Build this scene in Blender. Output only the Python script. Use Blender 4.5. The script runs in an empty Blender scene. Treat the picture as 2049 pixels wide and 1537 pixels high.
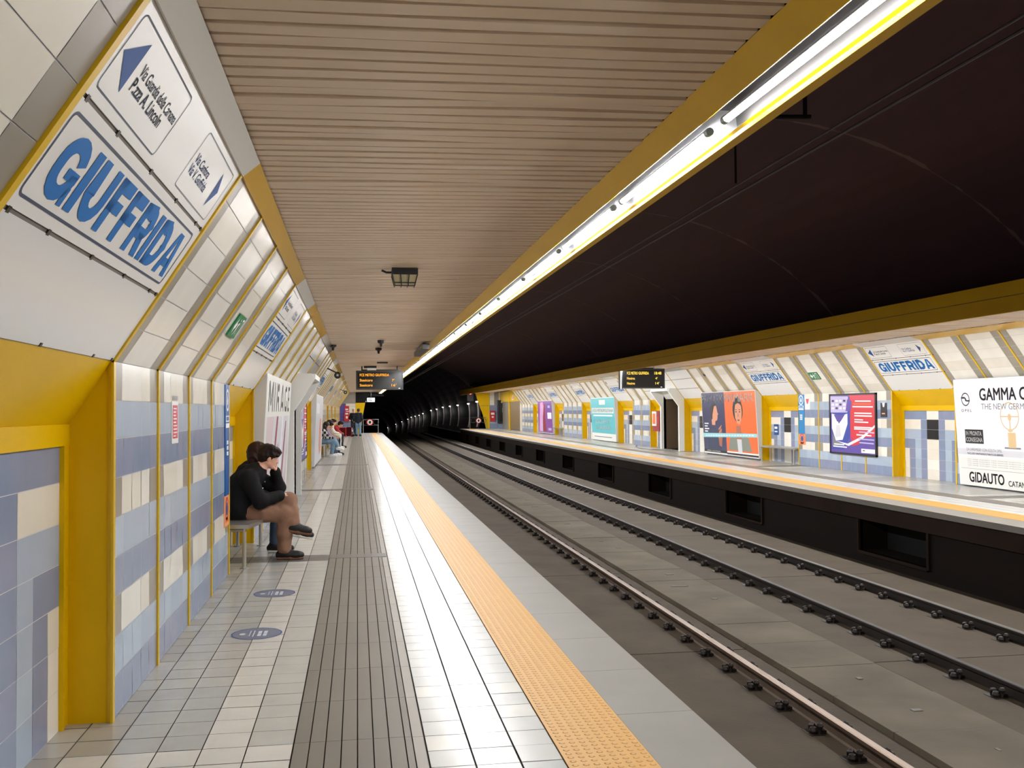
import bpy, math, random
import numpy as np
from mathutils import Matrix, Vector
random.seed(7)
rng = np.random.default_rng(11)
SC = bpy.context.scene
COL = SC.collection

# ------------------------------------------------------------------ camera, world, exposure
F_PX = 1950.0
cam_d = bpy.data.cameras.new('camera')
cam_d.sensor_fit = 'HORIZONTAL'; cam_d.sensor_width = 36.0
cam_d.lens = F_PX / 2049.0 * 36.0
cam_d.clip_start = 0.05; cam_d.clip_end = 900
cam = bpy.data.objects.new('camera', cam_d); COL.objects.link(cam)
RGT = (0.98763, -0.156641, -0.007189); DWN = (-0.002969, 0.027161, -0.999627); FWD = (0.156777, 0.987282, 0.02636)
cam.matrix_world = Matrix(((RGT[0], -DWN[0], -FWD[0], 0.0), (RGT[1], -DWN[1], -FWD[1], 0.0),
                           (RGT[2], -DWN[2], -FWD[2], 1.62), (0, 0, 0, 1)))
SC.camera = cam
world = bpy.data.worlds.new('world'); SC.world = world
world.use_nodes = True
world.node_tree.nodes['Background'].inputs[0].default_value = (0.01, 0.01, 0.012, 1)
world.node_tree.nodes['Background'].inputs[1].default_value = 0.05
SC.view_settings.view_transform = 'Standard'
SC.view_settings.look = 'None'
SC.view_settings.gamma = 1.0
SC.view_settings.use_curve_mapping = False
SC.view_settings.exposure = 0.0
TUBE_POWER = 240.0
try:
    SC.cycles.max_bounces = 7; SC.cycles.diffuse_bounces = 4; SC.cycles.glossy_bounces = 4
    SC.cycles.use_denoising = True
    SC.cycles.sample_clamp_indirect = 6.0
except Exception:
    pass

# ------------------------------------------------------------------ materials
def lin(c):
    return tuple(((v / 255.0) / 12.92 if v <= 10.3 else ((v / 255.0 + 0.055) / 1.055) ** 2.4) for v in c)

def mat(name, rgb, rough=0.5, metal=0.0, spec=0.5, var=0.0, vscale=6.0, bump=0.0, bscale=40.0, emit=None, estr=0.0, stretch=None, coat=0.0):
    m = bpy.data.materials.new(name); m.use_nodes = True
    nt = m.node_tree; b = nt.nodes['Principled BSDF']
    col = (*lin(rgb), 1)
    b.inputs['Base Color'].default_value = col
    b.inputs['Roughness'].default_value = rough
    b.inputs['Metallic'].default_value = metal
    b.inputs['Specular IOR Level'].default_value = spec
    b.inputs['Coat Weight'].default_value = coat
    if emit is not None:
        b.inputs['Emission Color'].default_value = (*lin(emit), 1)
        b.inputs['Emission Strength'].default_value = estr
    if var or bump:
        tc = nt.nodes.new('ShaderNodeTexCoord')
        src = tc.outputs['Object']
        if stretch:
            mp = nt.nodes.new('ShaderNodeMapping'); mp.inputs['Scale'].default_value = stretch
            nt.links.new(src, mp.inputs['Vector']); src = mp.outputs['Vector']
    if var:
        n = nt.nodes.new('ShaderNodeTexNoise'); n.inputs['Scale'].default_value = vscale; n.inputs['Detail'].default_value = 6
        nt.links.new(src, n.inputs['Vector'])
        r = nt.nodes.new('ShaderNodeMapRange')
        r.inputs['From Min'].default_value = 0.3; r.inputs['From Max'].default_value = 0.7
        r.inputs['To Min'].default_value = 1 - var; r.inputs['To Max'].default_value = 1 + var * 0.6
        nt.links.new(n.outputs['Fac'], r.inputs['Value'])
        mx = nt.nodes.new('ShaderNodeVectorMath'); mx.operation = 'SCALE'
        mx.inputs[0].default_value = col[:3]
        nt.links.new(r.outputs['Result'], mx.inputs['Scale'])
        nt.links.new(mx.outputs['Vector'], b.inputs['Base Color'])
    if bump:
        n2 = nt.nodes.new('ShaderNodeTexNoise'); n2.inputs['Scale'].default_value = bscale; n2.inputs['Detail'].default_value = 3
        nt.links.new(src, n2.inputs['Vector'])
        bp = nt.nodes.new('ShaderNodeBump'); bp.inputs['Strength'].default_value = bump; bp.inputs['Distance'].default_value = 0.01
        nt.links.new(n2.outputs['Fac'], bp.inputs['Height'])
        nt.links.new(bp.outputs['Normal'], b.inputs['Normal'])
    return m

T_WHITE = mat('white_tile', (236, 232, 222), .22, bump=.03, bscale=14, var=.05, vscale=3)
T_WHITE2 = mat('white_tile_cream', (228, 222, 208), .24, bump=.03, bscale=14, var=.05, vscale=3)
T_GREY = mat('grey_tile', (150, 143, 131), .28, var=.06, vscale=4)
T_LIGHT = mat('light_blue_tile', (166, 181, 200), .22, bump=.03, bscale=14, var=.05, vscale=4)
T_LIGHT2 = mat('pale_blue_tile', (174, 190, 207), .22, bump=.03, bscale=14, var=.05, vscale=4)
T_MID = mat('mid_blue_tile', (130, 144, 172), .22, bump=.03, bscale=14, var=.06, vscale=4)
T_MID2 = mat('violet_blue_tile', (136, 144, 172), .22, bump=.03, bscale=14, var=.06, vscale=4)
T_BLACK = mat('black_tile', (30, 30, 34), .25)
GROUT = mat('grout', (190, 190, 192), .8)
GROUT_D = mat('dark_grout', (66, 63, 58), .9)
YELLOW = mat('yellow_enamel', (222, 178, 0), .3, spec=.2, var=.05, vscale=1.5, bump=.04, bscale=2.0)
YELLOW_RIB = mat('yellow_rib', (216, 176, 14), .35)
YELLOW_TRIM = mat('yellow_gloss_trim', (222, 172, 30), .18, metal=.15, bump=.05, bscale=1.2)
YELLOW_FASCIA = mat('yellow_fascia', (218, 174, 4), .42, spec=.3, var=.06, vscale=1.2)
WHITE_TRIM = mat('white_gloss_trim', (222, 219, 212), .18, metal=.0, bump=.05, bscale=1.2)
PANEL_W = mat('white_sign_panel', (232, 230, 226), .28, bump=.03, bscale=1.5)
PANEL_G = mat('pale_grey_panel', (226, 226, 224), .2, bump=.04, bscale=1.2)
GROOVE = mat('dark_groove', (104, 98, 90), .7)
BOLT = mat('bolt_steel', (70, 66, 60), .4, metal=.8)
SLAT = mat('ceiling_slat', (226, 203, 176), .38, var=.05, vscale=2.0, stretch=(.3, 6, 1))
SLAT_GAP = mat('ceiling_void', (14, 12, 10), .9)
REFLECTOR = mat('lamp_reflector', (168, 168, 170), .35, metal=.2)
TUBE = mat('tube_glass', (255, 255, 255), .3, emit=(248, 249, 250), estr=TUBE_POWER)
TUBE_DIM = mat('tube_glass_dim', (255, 255, 255), .3, emit=(248, 249, 250), estr=TUBE_POWER * .6)
TUBE_FAR = mat('tube_glass_far', (255, 255, 255), .3, emit=(248, 249, 250), estr=TUBE_POWER * 1.6)
REFLECTOR_SHADE = mat('shaded_reflector', (66, 62, 60), .5)  # shade in the reflector around the near tubes, put into a darker grey
TUBE_CAP = mat('tube_cap', (150, 160, 150), .4, metal=.4)
FL_LIGHT = mat('floor_tile_light', (200, 197, 188), .24, bump=.10, bscale=9, var=.05, vscale=5)
FL_MID = mat('floor_tile_grey', (174, 172, 165), .25, bump=.10, bscale=9, var=.05, vscale=5)
FL_MID2 = mat('floor_tile_blue_grey', (167, 167, 163), .25, bump=.10, bscale=9, var=.05, vscale=5)
FL_BEIGE = mat('floor_tile_beige', (162, 157, 146), .28, bump=.10, bscale=9, var=.06, vscale=5)
FL_WHITE = mat('floor_tile_white', (190, 189, 184), .24, spec=.3, bump=.09, bscale=10, var=.05, vscale=5)
FL_DARK = mat('floor_strip_dark', (100, 97, 92), .4, var=.08, vscale=4)
TACT = mat('tactile_paver', (112, 106, 96), .45, var=.08, vscale=3, stretch=(1, .4, 1))
TACT_E = mat('tactile_border', (150, 144, 134), .45, var=.06, vscale=3)
EDGE = mat('edge_slab', (124, 119, 111), .5, var=.08, vscale=2.5, bump=.08, bscale=60)
EDGE_FACE = mat('edge_face', (120, 112, 100), .8, var=.15, vscale=3)
CONC = mat('track_concrete', (80, 70, 58), .75, spec=.15, var=.16, vscale=1.6, bump=.25, bscale=25)
CONC_D = mat('track_concrete_dark', (76, 66, 54), .75, spec=.15, var=.22, vscale=1.4, bump=.3, bscale=25)
CONC_L = mat('track_slab', (100, 91, 77), .75, spec=.15, var=.26, vscale=1.1, bump=.2, bscale=30)
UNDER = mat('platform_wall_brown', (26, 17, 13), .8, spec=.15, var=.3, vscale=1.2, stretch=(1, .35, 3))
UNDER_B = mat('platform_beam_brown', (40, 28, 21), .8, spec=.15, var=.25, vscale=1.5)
VOID = mat('void_black', (6, 6, 7), .95)
RAIL_SIDE_A = mat('rail_rust_light', (98, 82, 70), .5, metal=.3, var=.2, vscale=6)
RAIL_SIDE = mat('rail_rust', (40, 31, 26), .6, metal=.3, var=.2, vscale=6)
RAIL_TOP = mat('rail_polished', (140, 120, 104), .42, metal=.85)
RAIL_TOP_DARK = mat('rail_dull_top', (44, 36, 31), .55, metal=.4)
RAIL_TOP_GREY = mat('rail_grey_top', (112, 108, 104), .5, metal=.7)
CLIP = mat('clip_iron', (46, 38, 34), .55, metal=.4)
STEEL = mat('brushed_steel', (196, 196, 192), .3, metal=.8)
STEEL_D = mat('dark_steel', (80, 80, 80), .4, metal=.7)
BLACKP = mat('black_plastic', (16, 16, 17), .4)
BOARD_GLASS = mat('board_glass', (10, 10, 11), .16)
BOARD_FR = mat('board_frame', (40, 40, 42), .3)
LED_Y = mat('yellow_led', (40, 20, 5), .5, emit=(255, 214, 84), estr=1.5)
LED = mat('amber_led', (40, 20, 5), .5, emit=(255, 168, 48), estr=1.6)
BLUE = mat('sign_blue', (8, 104, 178), .5, spec=.2)
NAVY = mat('sign_navy', (34, 78, 146), .5, spec=.2)
INK = mat('sign_ink', (44, 56, 84), .5)
BLACK_INK = mat('black_ink', (22, 22, 26), .5)
GREY_INK = mat('grey_ink', (120, 122, 130), .5)
WHITE_INK = mat('white_ink', (238, 238, 238), .5)
STRIP_BLUE = mat('strip_blue', (26, 92, 164), .35)
STRIP_CYAN = mat('strip_cyan', (40, 130, 190), .35)
ORANGE = mat('sticker_orange', (232, 150, 100), .5)
ORANGE_D = mat('orange_deep', (222, 108, 48), .5)
RED = mat('signal_red', (196, 34, 36), .4)
RED_D = mat('dark_red', (140, 28, 36), .45)
PINKRED = mat('poster_pink_red', (206, 62, 84), .4)
GREEN = mat('exit_green', (12, 120, 66), .4)
WOOD_BROWN = mat('shutter_brown', (128, 106, 72), .5)
CORR = mat('corridor_brown', (96, 78, 58), .7)
DISC = mat('floor_disc_blue_grey', (108, 113, 130), .35)
DISC_T = mat('floor_disc_print', (190, 198, 206), .45)
CYAN_BAND = mat('cyan_band', (150, 214, 224), .4)
TEAL = mat('teal_print', (86, 182, 192), .4)
P_NAVY = mat('poster_navy', (52, 54, 92), .4)
P_ORANGE = mat('poster_orange', (230, 108, 48), .4)
P_SKIN = mat('poster_skin', (214, 150, 118), .5)
P_SKIN_D = mat('poster_skin_shadow', (168, 100, 74), .5)
P_HAIR = mat('poster_hair', (36, 26, 26), .5)
P_GREY = mat('poster_grey_green', (128, 136, 126), .5)
P_PALE = mat('poster_pale', (236, 236, 246), .35)
P_PALE2 = mat('poster_pale_grey', (212, 213, 220), .35)
P_GOLD = mat('poster_gold', (214, 186, 140), .4)
P_PURPLE = mat('poster_purple', (128, 62, 150), .4)
P_PINK = mat('poster_pink', (226, 150, 200), .4)
P_BLUE = mat('poster_blue', (50, 70, 160), .4)
P_VIOLET = mat('poster_violet', (92, 74, 160), .4)
P_LILAC = mat('poster_lilac', (188, 178, 220), .4)
P_CRIM = mat('poster_crimson', (206, 52, 62), .4)
P_STREAK = mat('poster_wine_streak', (150, 40, 70), .4)
P_ROSE = mat('poster_rose_grey', (206, 190, 194), .4)
WHITE_P = mat('white_paint', (230, 230, 226), .35)
LAMP_GLASS = mat('lamp_prism_glass', (170, 156, 122), .3)
SIGN_LIT = mat('lit_sign_white', (240, 244, 248), .4, emit=(235, 242, 255), estr=.8)
TUN_LAMP = mat('tunnel_lamp_glow', (255, 255, 255), .4, emit=(255, 252, 244), estr=4)
RED_LAMP = mat('signal_glow', (255, 60, 70), .4, emit=(255, 70, 90), estr=4)
PALE_GREY = mat('pale_parts_and_streaks', (205, 203, 200), .5)  # pale grey parts, and the strips drawn as light streaks in the tunnel
CABLE = mat('copper_cable', (70, 62, 64), .5, metal=.5)

def vault_mat():
    m = mat('sooty_vault', (34, 25, 29), .7, spec=.12)
    nt = m.node_tree; b = nt.nodes['Principled BSDF']
    tc = nt.nodes.new('ShaderNodeTexCoord'); sp = nt.nodes.new('ShaderNodeSeparateXYZ')
    nt.links.new(tc.outputs['Object'], sp.inputs[0])
    def mth(op, a, v=None, v2=None):
        n = nt.nodes.new('ShaderNodeMath'); n.operation = op
        for i, q in enumerate((a, v, v2)):
            if q is None: continue
            if isinstance(q, (int, float)): n.inputs[i].default_value = q
            else: nt.links.new(q, n.inputs[i])
        return n.outputs[0]
    nz = nt.nodes.new('ShaderNodeTexNoise'); nz.inputs['Scale'].default_value = 2.2; nz.inputs['Detail'].default_value = 8
    nt.links.new(tc.outputs['Object'], nz.inputs['Vector'])
    yy = mth('ADD', sp.outputs['Y'], mth('MULTIPLY', nz.outputs['Fac'], 0.10))
    fr = mth('ABSOLUTE', mth('SUBTRACT', mth('FRACT', mth('DIVIDE', mth('SUBTRACT', yy, 19.0 - 3.2), 6.4)), 0.5))
    w = mth('MULTIPLY_ADD', nz.outputs['Fac'], 0.05, -0.0215)          # ragged seam width
    seam = mth('LESS_THAN', fr, mth('MAXIMUM', w, 0.0012))
    mx = nt.nodes.new('ShaderNodeMix'); mx.data_type = 'RGBA'
    nt.links.new(seam, mx.inputs[0])
    mx.inputs[6].default_value = (*lin((70, 50, 57)), 1); mx.inputs[7].default_value = (*lin((96, 82, 80)), 1)
    nt.links.new(mx.outputs[2], b.inputs['Base Color'])
    return m
VAULT = vault_mat()

def studs_mat():
    m = mat('yellow_tactile', (192, 142, 62), .5)
    nt = m.node_tree; b = nt.nodes['Principled BSDF']
    tc = nt.nodes.new('ShaderNodeTexCoord')
    mp = nt.nodes.new('ShaderNodeMapping'); mp.inputs['Scale'].default_value = (20.0, 20.0, 20.0)
    nt.links.new(tc.outputs['Object'], mp.inputs['Vector'])
    fr = nt.nodes.new('ShaderNodeVectorMath'); fr.operation = 'FRACTION'; nt.links.new(mp.outputs[0], fr.inputs[0])
    sb = nt.nodes.new('ShaderNodeVectorMath'); sb.operation = 'SUBTRACT'; nt.links.new(fr.outputs[0], sb.inputs[0]); sb.inputs[1].default_value = (.5, .5, 0)
    ml = nt.nodes.new('ShaderNodeVectorMath'); ml.operation = 'MULTIPLY'; nt.links.new(sb.outputs[0], ml.inputs[0]); ml.inputs[1].default_value = (1, 1, 0)
    ln = nt.nodes.new('ShaderNodeVectorMath'); ln.operation = 'LENGTH'; nt.links.new(ml.outputs[0], ln.inputs[0])
    r = nt.nodes.new('ShaderNodeMapRange'); r.interpolation_type = 'SMOOTHSTEP'
    r.inputs['From Min'].default_value = .18; r.inputs['From Max'].default_value = .34; r.inputs['To Min'].default_value = 1; r.inputs['To Max'].default_value = 0
    nt.links.new(ln.outputs['Value'], r.inputs['Value'])
    bp = nt.nodes.new('ShaderNodeBump'); bp.inputs['Strength'].default_value = 1.0; bp.inputs['Distance'].default_value = 0.009
    nt.links.new(r.outputs[0], bp.inputs['Height']); nt.links.new(bp.outputs[0], b.inputs['Normal'])
    return m
STUDS = studs_mat()

def plaid_mat():
    m = mat('plaid_cloth', (40, 40, 44), .9)
    nt = m.node_tree; b = nt.nodes['Principled BSDF']
    tc = nt.nodes.new('ShaderNodeTexCoord'); ck = nt.nodes.new('ShaderNodeTexChecker'); ck.inputs['Scale'].default_value = 11
    ck.inputs['Color1'].default_value = (*lin((30, 30, 34)), 1); ck.inputs['Color2'].default_value = (*lin((206, 204, 200)), 1)
    nt.links.new(tc.outputs['Object'], ck.inputs['Vector']); nt.links.new(ck.outputs['Color'], b.inputs['Base Color'])
    return m

# ------------------------------------------------------------------ geometry helpers
ORG = {}
class Fr:
    """local frame: a to the reader's right, b up, c out of the surface"""
    def __init__(s, o, r, u):
        s.o = np.array(o, float); s.r = np.array(r, float); s.u = np.array(u, float)
        s.r /= np.linalg.norm(s.r); s.u /= np.linalg.norm(s.u); s.n = np.cross(s.r, s.u)
    def p(s, a, b, c=0.0): return tuple(s.o + s.r * a + s.u * b + s.n * c)
    def at(s, a, b, c=0.0): return Fr(s.p(a, b, c), s.r, s.u)

def unit2(d): return d / (np.linalg.norm(d) + 1e-12)
class MB:
    def __init__(s): s.v = []; s.f = []; s.m = []; s.mats = []; s.g = []
    def mi(s, m):
        if m not in s.mats: s.mats.append(m)
        return s.mats.index(m)
    def poly(s, pts, m):
        k = len(s.v); s.v.extend([tuple(p) for p in pts]); s.f.append(tuple(range(k, k + len(pts)))); s.m.append(s.mi(m)); return s
    def mesh(s, verts, faces, m):
        k = len(s.v); s.v.extend([tuple(map(float, p)) for p in verts]); i = s.mi(m)
        for f in faces: s.f.append(tuple(int(q) + k for q in f)); s.m.append(i)
        return s
    def hexa(s, p, m):
        return s.mesh(p, [(0, 3, 2, 1), (4, 5, 6, 7), (0, 1, 5, 4), (1, 2, 6, 5), (2, 3, 7, 6), (3, 0, 4, 7)], m)
    def box(s, x0, x1, y0, y1, z0, z1, m):
        return s.hexa([(x0, y0, z0), (x1, y0, z0), (x1, y1, z0), (x0, y1, z0), (x0, y0, z1), (x1, y0, z1), (x1, y1, z1), (x0, y1, z1)], m)
    def fbox(s, fr, a0, a1, b0, b1, c0, c1, m):
        return s.hexa([fr.p(a0, b0, c0), fr.p(a1, b0, c0), fr.p(a1, b1, c0), fr.p(a0, b1, c0), fr.p(a0, b0, c1), fr.p(a1, b0, c1), fr.p(a1, b1, c1), fr.p(a0, b1, c1)], m)
    def rect(s, fr, a0, b0, a1, b1, m, c=0.002): return s.poly([fr.p(a0, b0, c), fr.p(a1, b0, c), fr.p(a1, b1, c), fr.p(a0, b1, c)], m)
    def fpoly(s, fr, pts, m, c=0.002): return s.poly([fr.p(a, b, c) for a, b in pts], m)
    def ell(s, fr, a, b, ra, rb, m, c=0.002, n=20): return s.fpoly(fr, [(a + ra * math.cos(t * 2 * math.pi / n), b + rb * math.sin(t * 2 * math.pi / n)) for t in range(n)], m, c)
    def ring(s, fr, a, b, ra, rb, w, m, c=0.002, n=28):
        for i in range(n):
            t0, t1 = i * 2 * math.pi / n, (i + 1) * 2 * math.pi / n
            q = lambda t, k: (a + (ra - k) * math.cos(t), b + (rb - k) * math.sin(t))
            s.fpoly(fr, [q(t0, 0), q(t1, 0), q(t1, w), q(t0, w)], m, c)
        return s
    def outline(s, fr, a0, b0, a1, b1, w, m, c=0.002, rad=.03):
        pts = []; inn = []
        for cx, cy, t0 in ((a1 - rad, b1 - rad, 0), (a0 + rad, b1 - rad, 90), (a0 + rad, b0 + rad, 180), (a1 - rad, b0 + rad, 270)):
            for k in range(5):
                t = math.radians(t0 + k * 22.5)
                pts.append((cx + rad * math.cos(t), cy + rad * math.sin(t))); inn.append((cx + (rad - w) * math.cos(t), cy + (rad - w) * math.sin(t)))
        n = len(pts)
        for i in range(n): s.fpoly(fr, [pts[i], pts[(i + 1) % n], inn[(i + 1) % n], inn[i]], m, c)
        return s
    def tube(s, pts, r, m, n=8, caps=True):
        pts = [np.array(p, float) for p in pts]; rings = []; k0 = len(s.v); N = len(pts)
        rr = r if isinstance(r, (list, tuple)) else [r] * N
        ref = None
        for i, p in enumerate(pts):
            d = pts[min(i + 1, N - 1)] - pts[max(i - 1, 0)]; d /= np.linalg.norm(d) + 1e-12
            if ref is None or abs(ref @ d) > .95: ref = np.array((0, 0, 1.)) if abs(d[2]) < .9 else np.array((1., 0, 0))
            u = np.cross(d, ref); u /= np.linalg.norm(u); w = np.cross(u, d)
            for k in range(n):
                t = 2 * math.pi * k / n; s.v.append(tuple(p + rr[i] * (u * math.cos(t) + w * math.sin(t))))
        mi = s.mi(m)
        for i in range(N - 1):
            for k in range(n):
                a, b = k0 + i * n + k, k0 + i * n + (k + 1) % n
                s.f.append((a, b, b + n, a + n)); s.m.append(mi)
        if caps:
            s.f.append(tuple(k0 + k for k in range(n))); s.m.append(mi)
            s.f.append(tuple(k0 + (N - 1) * n + k for k in reversed(range(n)))); s.m.append(mi)
        return s
    def ball(s, c, r, m, n=10, sc=(1, 1, 1)):
        vs = []; fs = []; h = n // 2
        for i in range(h + 1):
            ph = math.pi * i / h
            for k in range(n):
                t = 2 * math.pi * k / n
                vs.append((c[0] + r * sc[0] * math.sin(ph) * math.cos(t), c[1] + r * sc[1] * math.sin(ph) * math.sin(t), c[2] + r * sc[2] * math.cos(ph)))
        for i in range(h):
            for k in range(n): fs.append((i * n + k, (i + 1) * n + k, (i + 1) * n + (k + 1) % n, i * n + (k + 1) % n))
        return s.mesh(vs, fs, m)
    def text(s, txt, fr, a, b, w, h, m, c=0.004, bold=0.0, align='L', depth=0.0):
        """a,b lower left corner; stretched to width w (None keeps the letter proportion) and cap height h"""
        V, Fc, bw, bh = text_mesh(txt)
        sy = h / bh; sx = sy if w is None else w / bw
        if align == 'C': a = a - sx * bw / 2
        o = bold * h; s.g.append((len(s.v), len(s.f)))
        for k, (dx, dy) in enumerate(((0, 0),) if not bold else ((-o, -o), (o, -o), (-o, o), (o, o), (0, 0), (-o, 0), (o, 0))):
            s.mesh([fr.p(a + dx + v[0] * sx, b + dy + v[1] * sy, c) for v in V], Fc, m)
        return s
    def stroke(s, fr, pts, tx, ty, m, c, closed=False):
        n = len(pts); P = [np.array(p, float) for p in pts]; L = []; Rr = []
        for i in range(n):
            a = P[i - 1] if (i > 0 or closed) else None; b = P[(i + 1) % n] if (i < n - 1 or closed) else None
            ds = [unit2(d) for d in ((P[i] - a) if a is not None else None, (b - P[i]) if b is not None else None) if d is not None]
            nn = sum(np.array((-d[1], d[0])) for d in ds) / len(ds); nn = nn / max(nn @ nn, .35)
            L.append(P[i] + nn * (tx / 2, ty / 2)); Rr.append(P[i] - nn * (tx / 2, ty / 2))
        for i in range(n if closed else n - 1):
            j = (i + 1) % n; s.fpoly(fr, [L[i], L[j], Rr[j], Rr[i]], m, c)
        return s
    def block(s, txt, fr, a, b, w, h, m, c, t=.30):
        """heavy grotesque capitals"""
        W_ = dict(G=1.04, I=.32, U=1.0, F=.84, R=1.02, D=1.02, A=1.12); gap = .13
        tot = sum(W_[q] for q in txt) + gap * (len(txt) - 1); k = w / tot; x = a; T = t * h; TX = t * k
        def arc(cx, cy, rx, ry, t0, t1, n=8): return [(cx + rx * math.cos(math.radians(t0 + (t1 - t0) * i / n)), cy + ry * math.sin(math.radians(t0 + (t1 - t0) * i / n))) for i in range(n + 1)]
        for q in txt:
            g = W_[q] * k; u = TX / 2; v = T * .40; ty = T * .8; x0, x1, y0, y1 = x + u, x + g - u, b + v, b + h - v; r = (x1 - x0) / 2; ry = min(r, h * .3)
            st = lambda pts: s.stroke(fr, pts, TX, ty, m, c)
            if q == 'I': s.rect(fr, x, b, x + g, b + h, m, c)
            if q == 'G':
                st([(x1, y1 - ry * .85)] + arc(x0 + r, y1 - ry, r, ry, 15, 180) + arc(x0 + r, y0 + ry, r, ry, 180, 360) + [(x1, b + h * .48)])
                s.rect(fr, x + g * .52, b + h * .36, x + g, b + h * .53, m, c); s.rect(fr, x1 - u * .2, b, x + g, b + h * .3, m, c)
            if q == 'U': st([(x0, b + h), (x0, y0 + ry)] + arc(x0 + r, y0 + ry, r, ry, 180, 360) + [(x1, b + h)])
            if q == 'F':
                s.rect(fr, x, b, x + TX, b + h, m, c); s.rect(fr, x, b + h - ty, x + g, b + h, m, c); s.rect(fr, x, b + h * .40, x + g * .88, b + h * .40 + ty * .9, m, c)
            if q in 'RD':
                s.rect(fr, x, b, x + TX, b + h, m, c)
                if q == 'D': yb = y0
                else: yb = b + h * .44
                rr = min((y1 - yb) / 2, g * .45)
                st([(x, y1), (x1 - rr, y1)] + arc(x1 - rr, y1 - rr, rr, rr, 90, 0) + arc(x1 - rr, yb + rr, rr, rr, 0, -90) + [(x, yb)])
                if q == 'R': s.fpoly(fr, [(x + g * .45, b + h * .46), (x + g * .80, b + h * .46), (x + g * 1.02, b), (x + g * .68, b)], m, c)
            if q == 'A':
                s.fpoly(fr, [(x, b), (x + TX * 1.05, b), (x + g / 2 + TX * .1, b + h), (x + g / 2 - TX * .62, b + h)], m, c); s.fpoly(fr, [(x + g - TX * 1.05, b), (x + g, b), (x + g / 2 + TX * .62, b + h), (x + g / 2 - TX * .1, b + h)], m, c)
                s.rect(fr, x + g * .25, b + h * .2, x + g * .75, b + h * .2 + ty * .8, m, c)
            x += g + gap * k
        return s
    def build(s, name, parent=None, smooth=False, loc=None):
        if len(s.g) > 1 and name.endswith('lettering') and s.g[0] == (0, 0):
            cuts = s.g + [(len(s.v), len(s.f))]
            for (v0, f0), (v1, f1) in zip(cuts[:-1], cuts[1:]):
                b = MB(); b.mats = list(s.mats); b.v = s.v[v0:v1]; b.f = [tuple(i - v0 for i in f) for f in s.f[f0:f1]]; b.m = s.m[f0:f1]; o = b.build(name, parent)
            return o
        o0 = np.array(ORG.get(parent.name, (0, 0, 0)) if parent is not None else (loc if loc is not None else (0, 0, 0)), float)
        me = bpy.data.meshes.new(name)
        V = np.array(s.v, float).reshape(-1, 3) - o0
        me.from_pydata(V.tolist(), [], s.f)
        for m in s.mats: me.materials.append(m)
        me.polygons.foreach_set('material_index', s.m)
        if smooth: me.polygons.foreach_set('use_smooth', [True] * len(me.polygons))
        me.update()
        o = bpy.data.objects.new(name, me); COL.objects.link(o)
        if parent is not None: o.parent = parent; ORG[o.name] = tuple(o0)
        else:
            if loc is not None: o.location = loc
            ORG[o.name] = tuple(o0)
        return o

TCACHE = {}
def text_mesh(txt, bold=0.0):
    key = (txt, bold)
    if key in TCACHE: return TCACHE[key]
    cu = bpy.data.curves.new('lettering_curve', 'FONT'); cu.body = txt; cu.size = 1.0; cu.offset = bold; cu.resolution_u = 3
    cu.space_character = 1.0 + bold * 2.2
    ob = bpy.data.objects.new('lettering_curve', cu); COL.objects.link(ob)
    dg = bpy.context.evaluated_depsgraph_get(); dg.update()
    me = bpy.data.meshes.new_from_object(ob.evaluated_get(dg))
    V = np.array([v.co[:] for v in me.vertices]).reshape(-1, 3); Fc = [tuple(p.vertices) for p in me.polygons]
    bpy.data.objects.remove(ob); bpy.data.curves.remove(cu); bpy.data.meshes.remove(me)
    mn = V.min(0); V = V - mn; V[:, 2] = 0
    TCACHE[key] = (V, Fc, V[:, 0].max(), V[:, 1].max())
    return TCACHE[key]

def thing(name, label, cat, loc=(0, 0, 0), group=None):
    o = bpy.data.objects.new(name, None); COL.objects.link(o); o.location = loc; ORG[o.name] = tuple(loc)
    o.empty_display_size = .1
    o['label'] = label; o['category'] = cat
    if group: o['group'] = group
    return o
def tag(o, label, cat, group=None, kind=None):
    o['label'] = label; o['category'] = cat
    if group: o['group'] = group
    if kind: o['kind'] = kind
    return o
def struct_root(name):
    o = bpy.data.objects.new(name, None); COL.objects.link(o); o['kind'] = 'structure'; ORG[o.name] = (0, 0, 0); return o
def struct(o): o['kind'] = 'structure'; return o
_ONES = 'first second third fourth fifth sixth seventh eighth ninth tenth eleventh twelfth thirteenth fourteenth fifteenth sixteenth seventeenth eighteenth nineteenth'.split()
def nth(n):
    if n < 20: return _ONES[n - 1]
    t = ['twent', 'thirt', 'fort', 'fift', 'sixt', 'sevent', 'eight'][n // 10 - 2]
    return t + 'ieth' if n % 10 == 0 else t + 'y-' + _ONES[n % 10 - 1]

# ------------------------------------------------------------------ main dimensions (metres; camera over x=0, y along the line)
XL, XR = -1.278, 12.33
Y_BACK, Y_ENDL, Y_ENDR = -5.0, 72.0, 84.0
BED = -1.12

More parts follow.
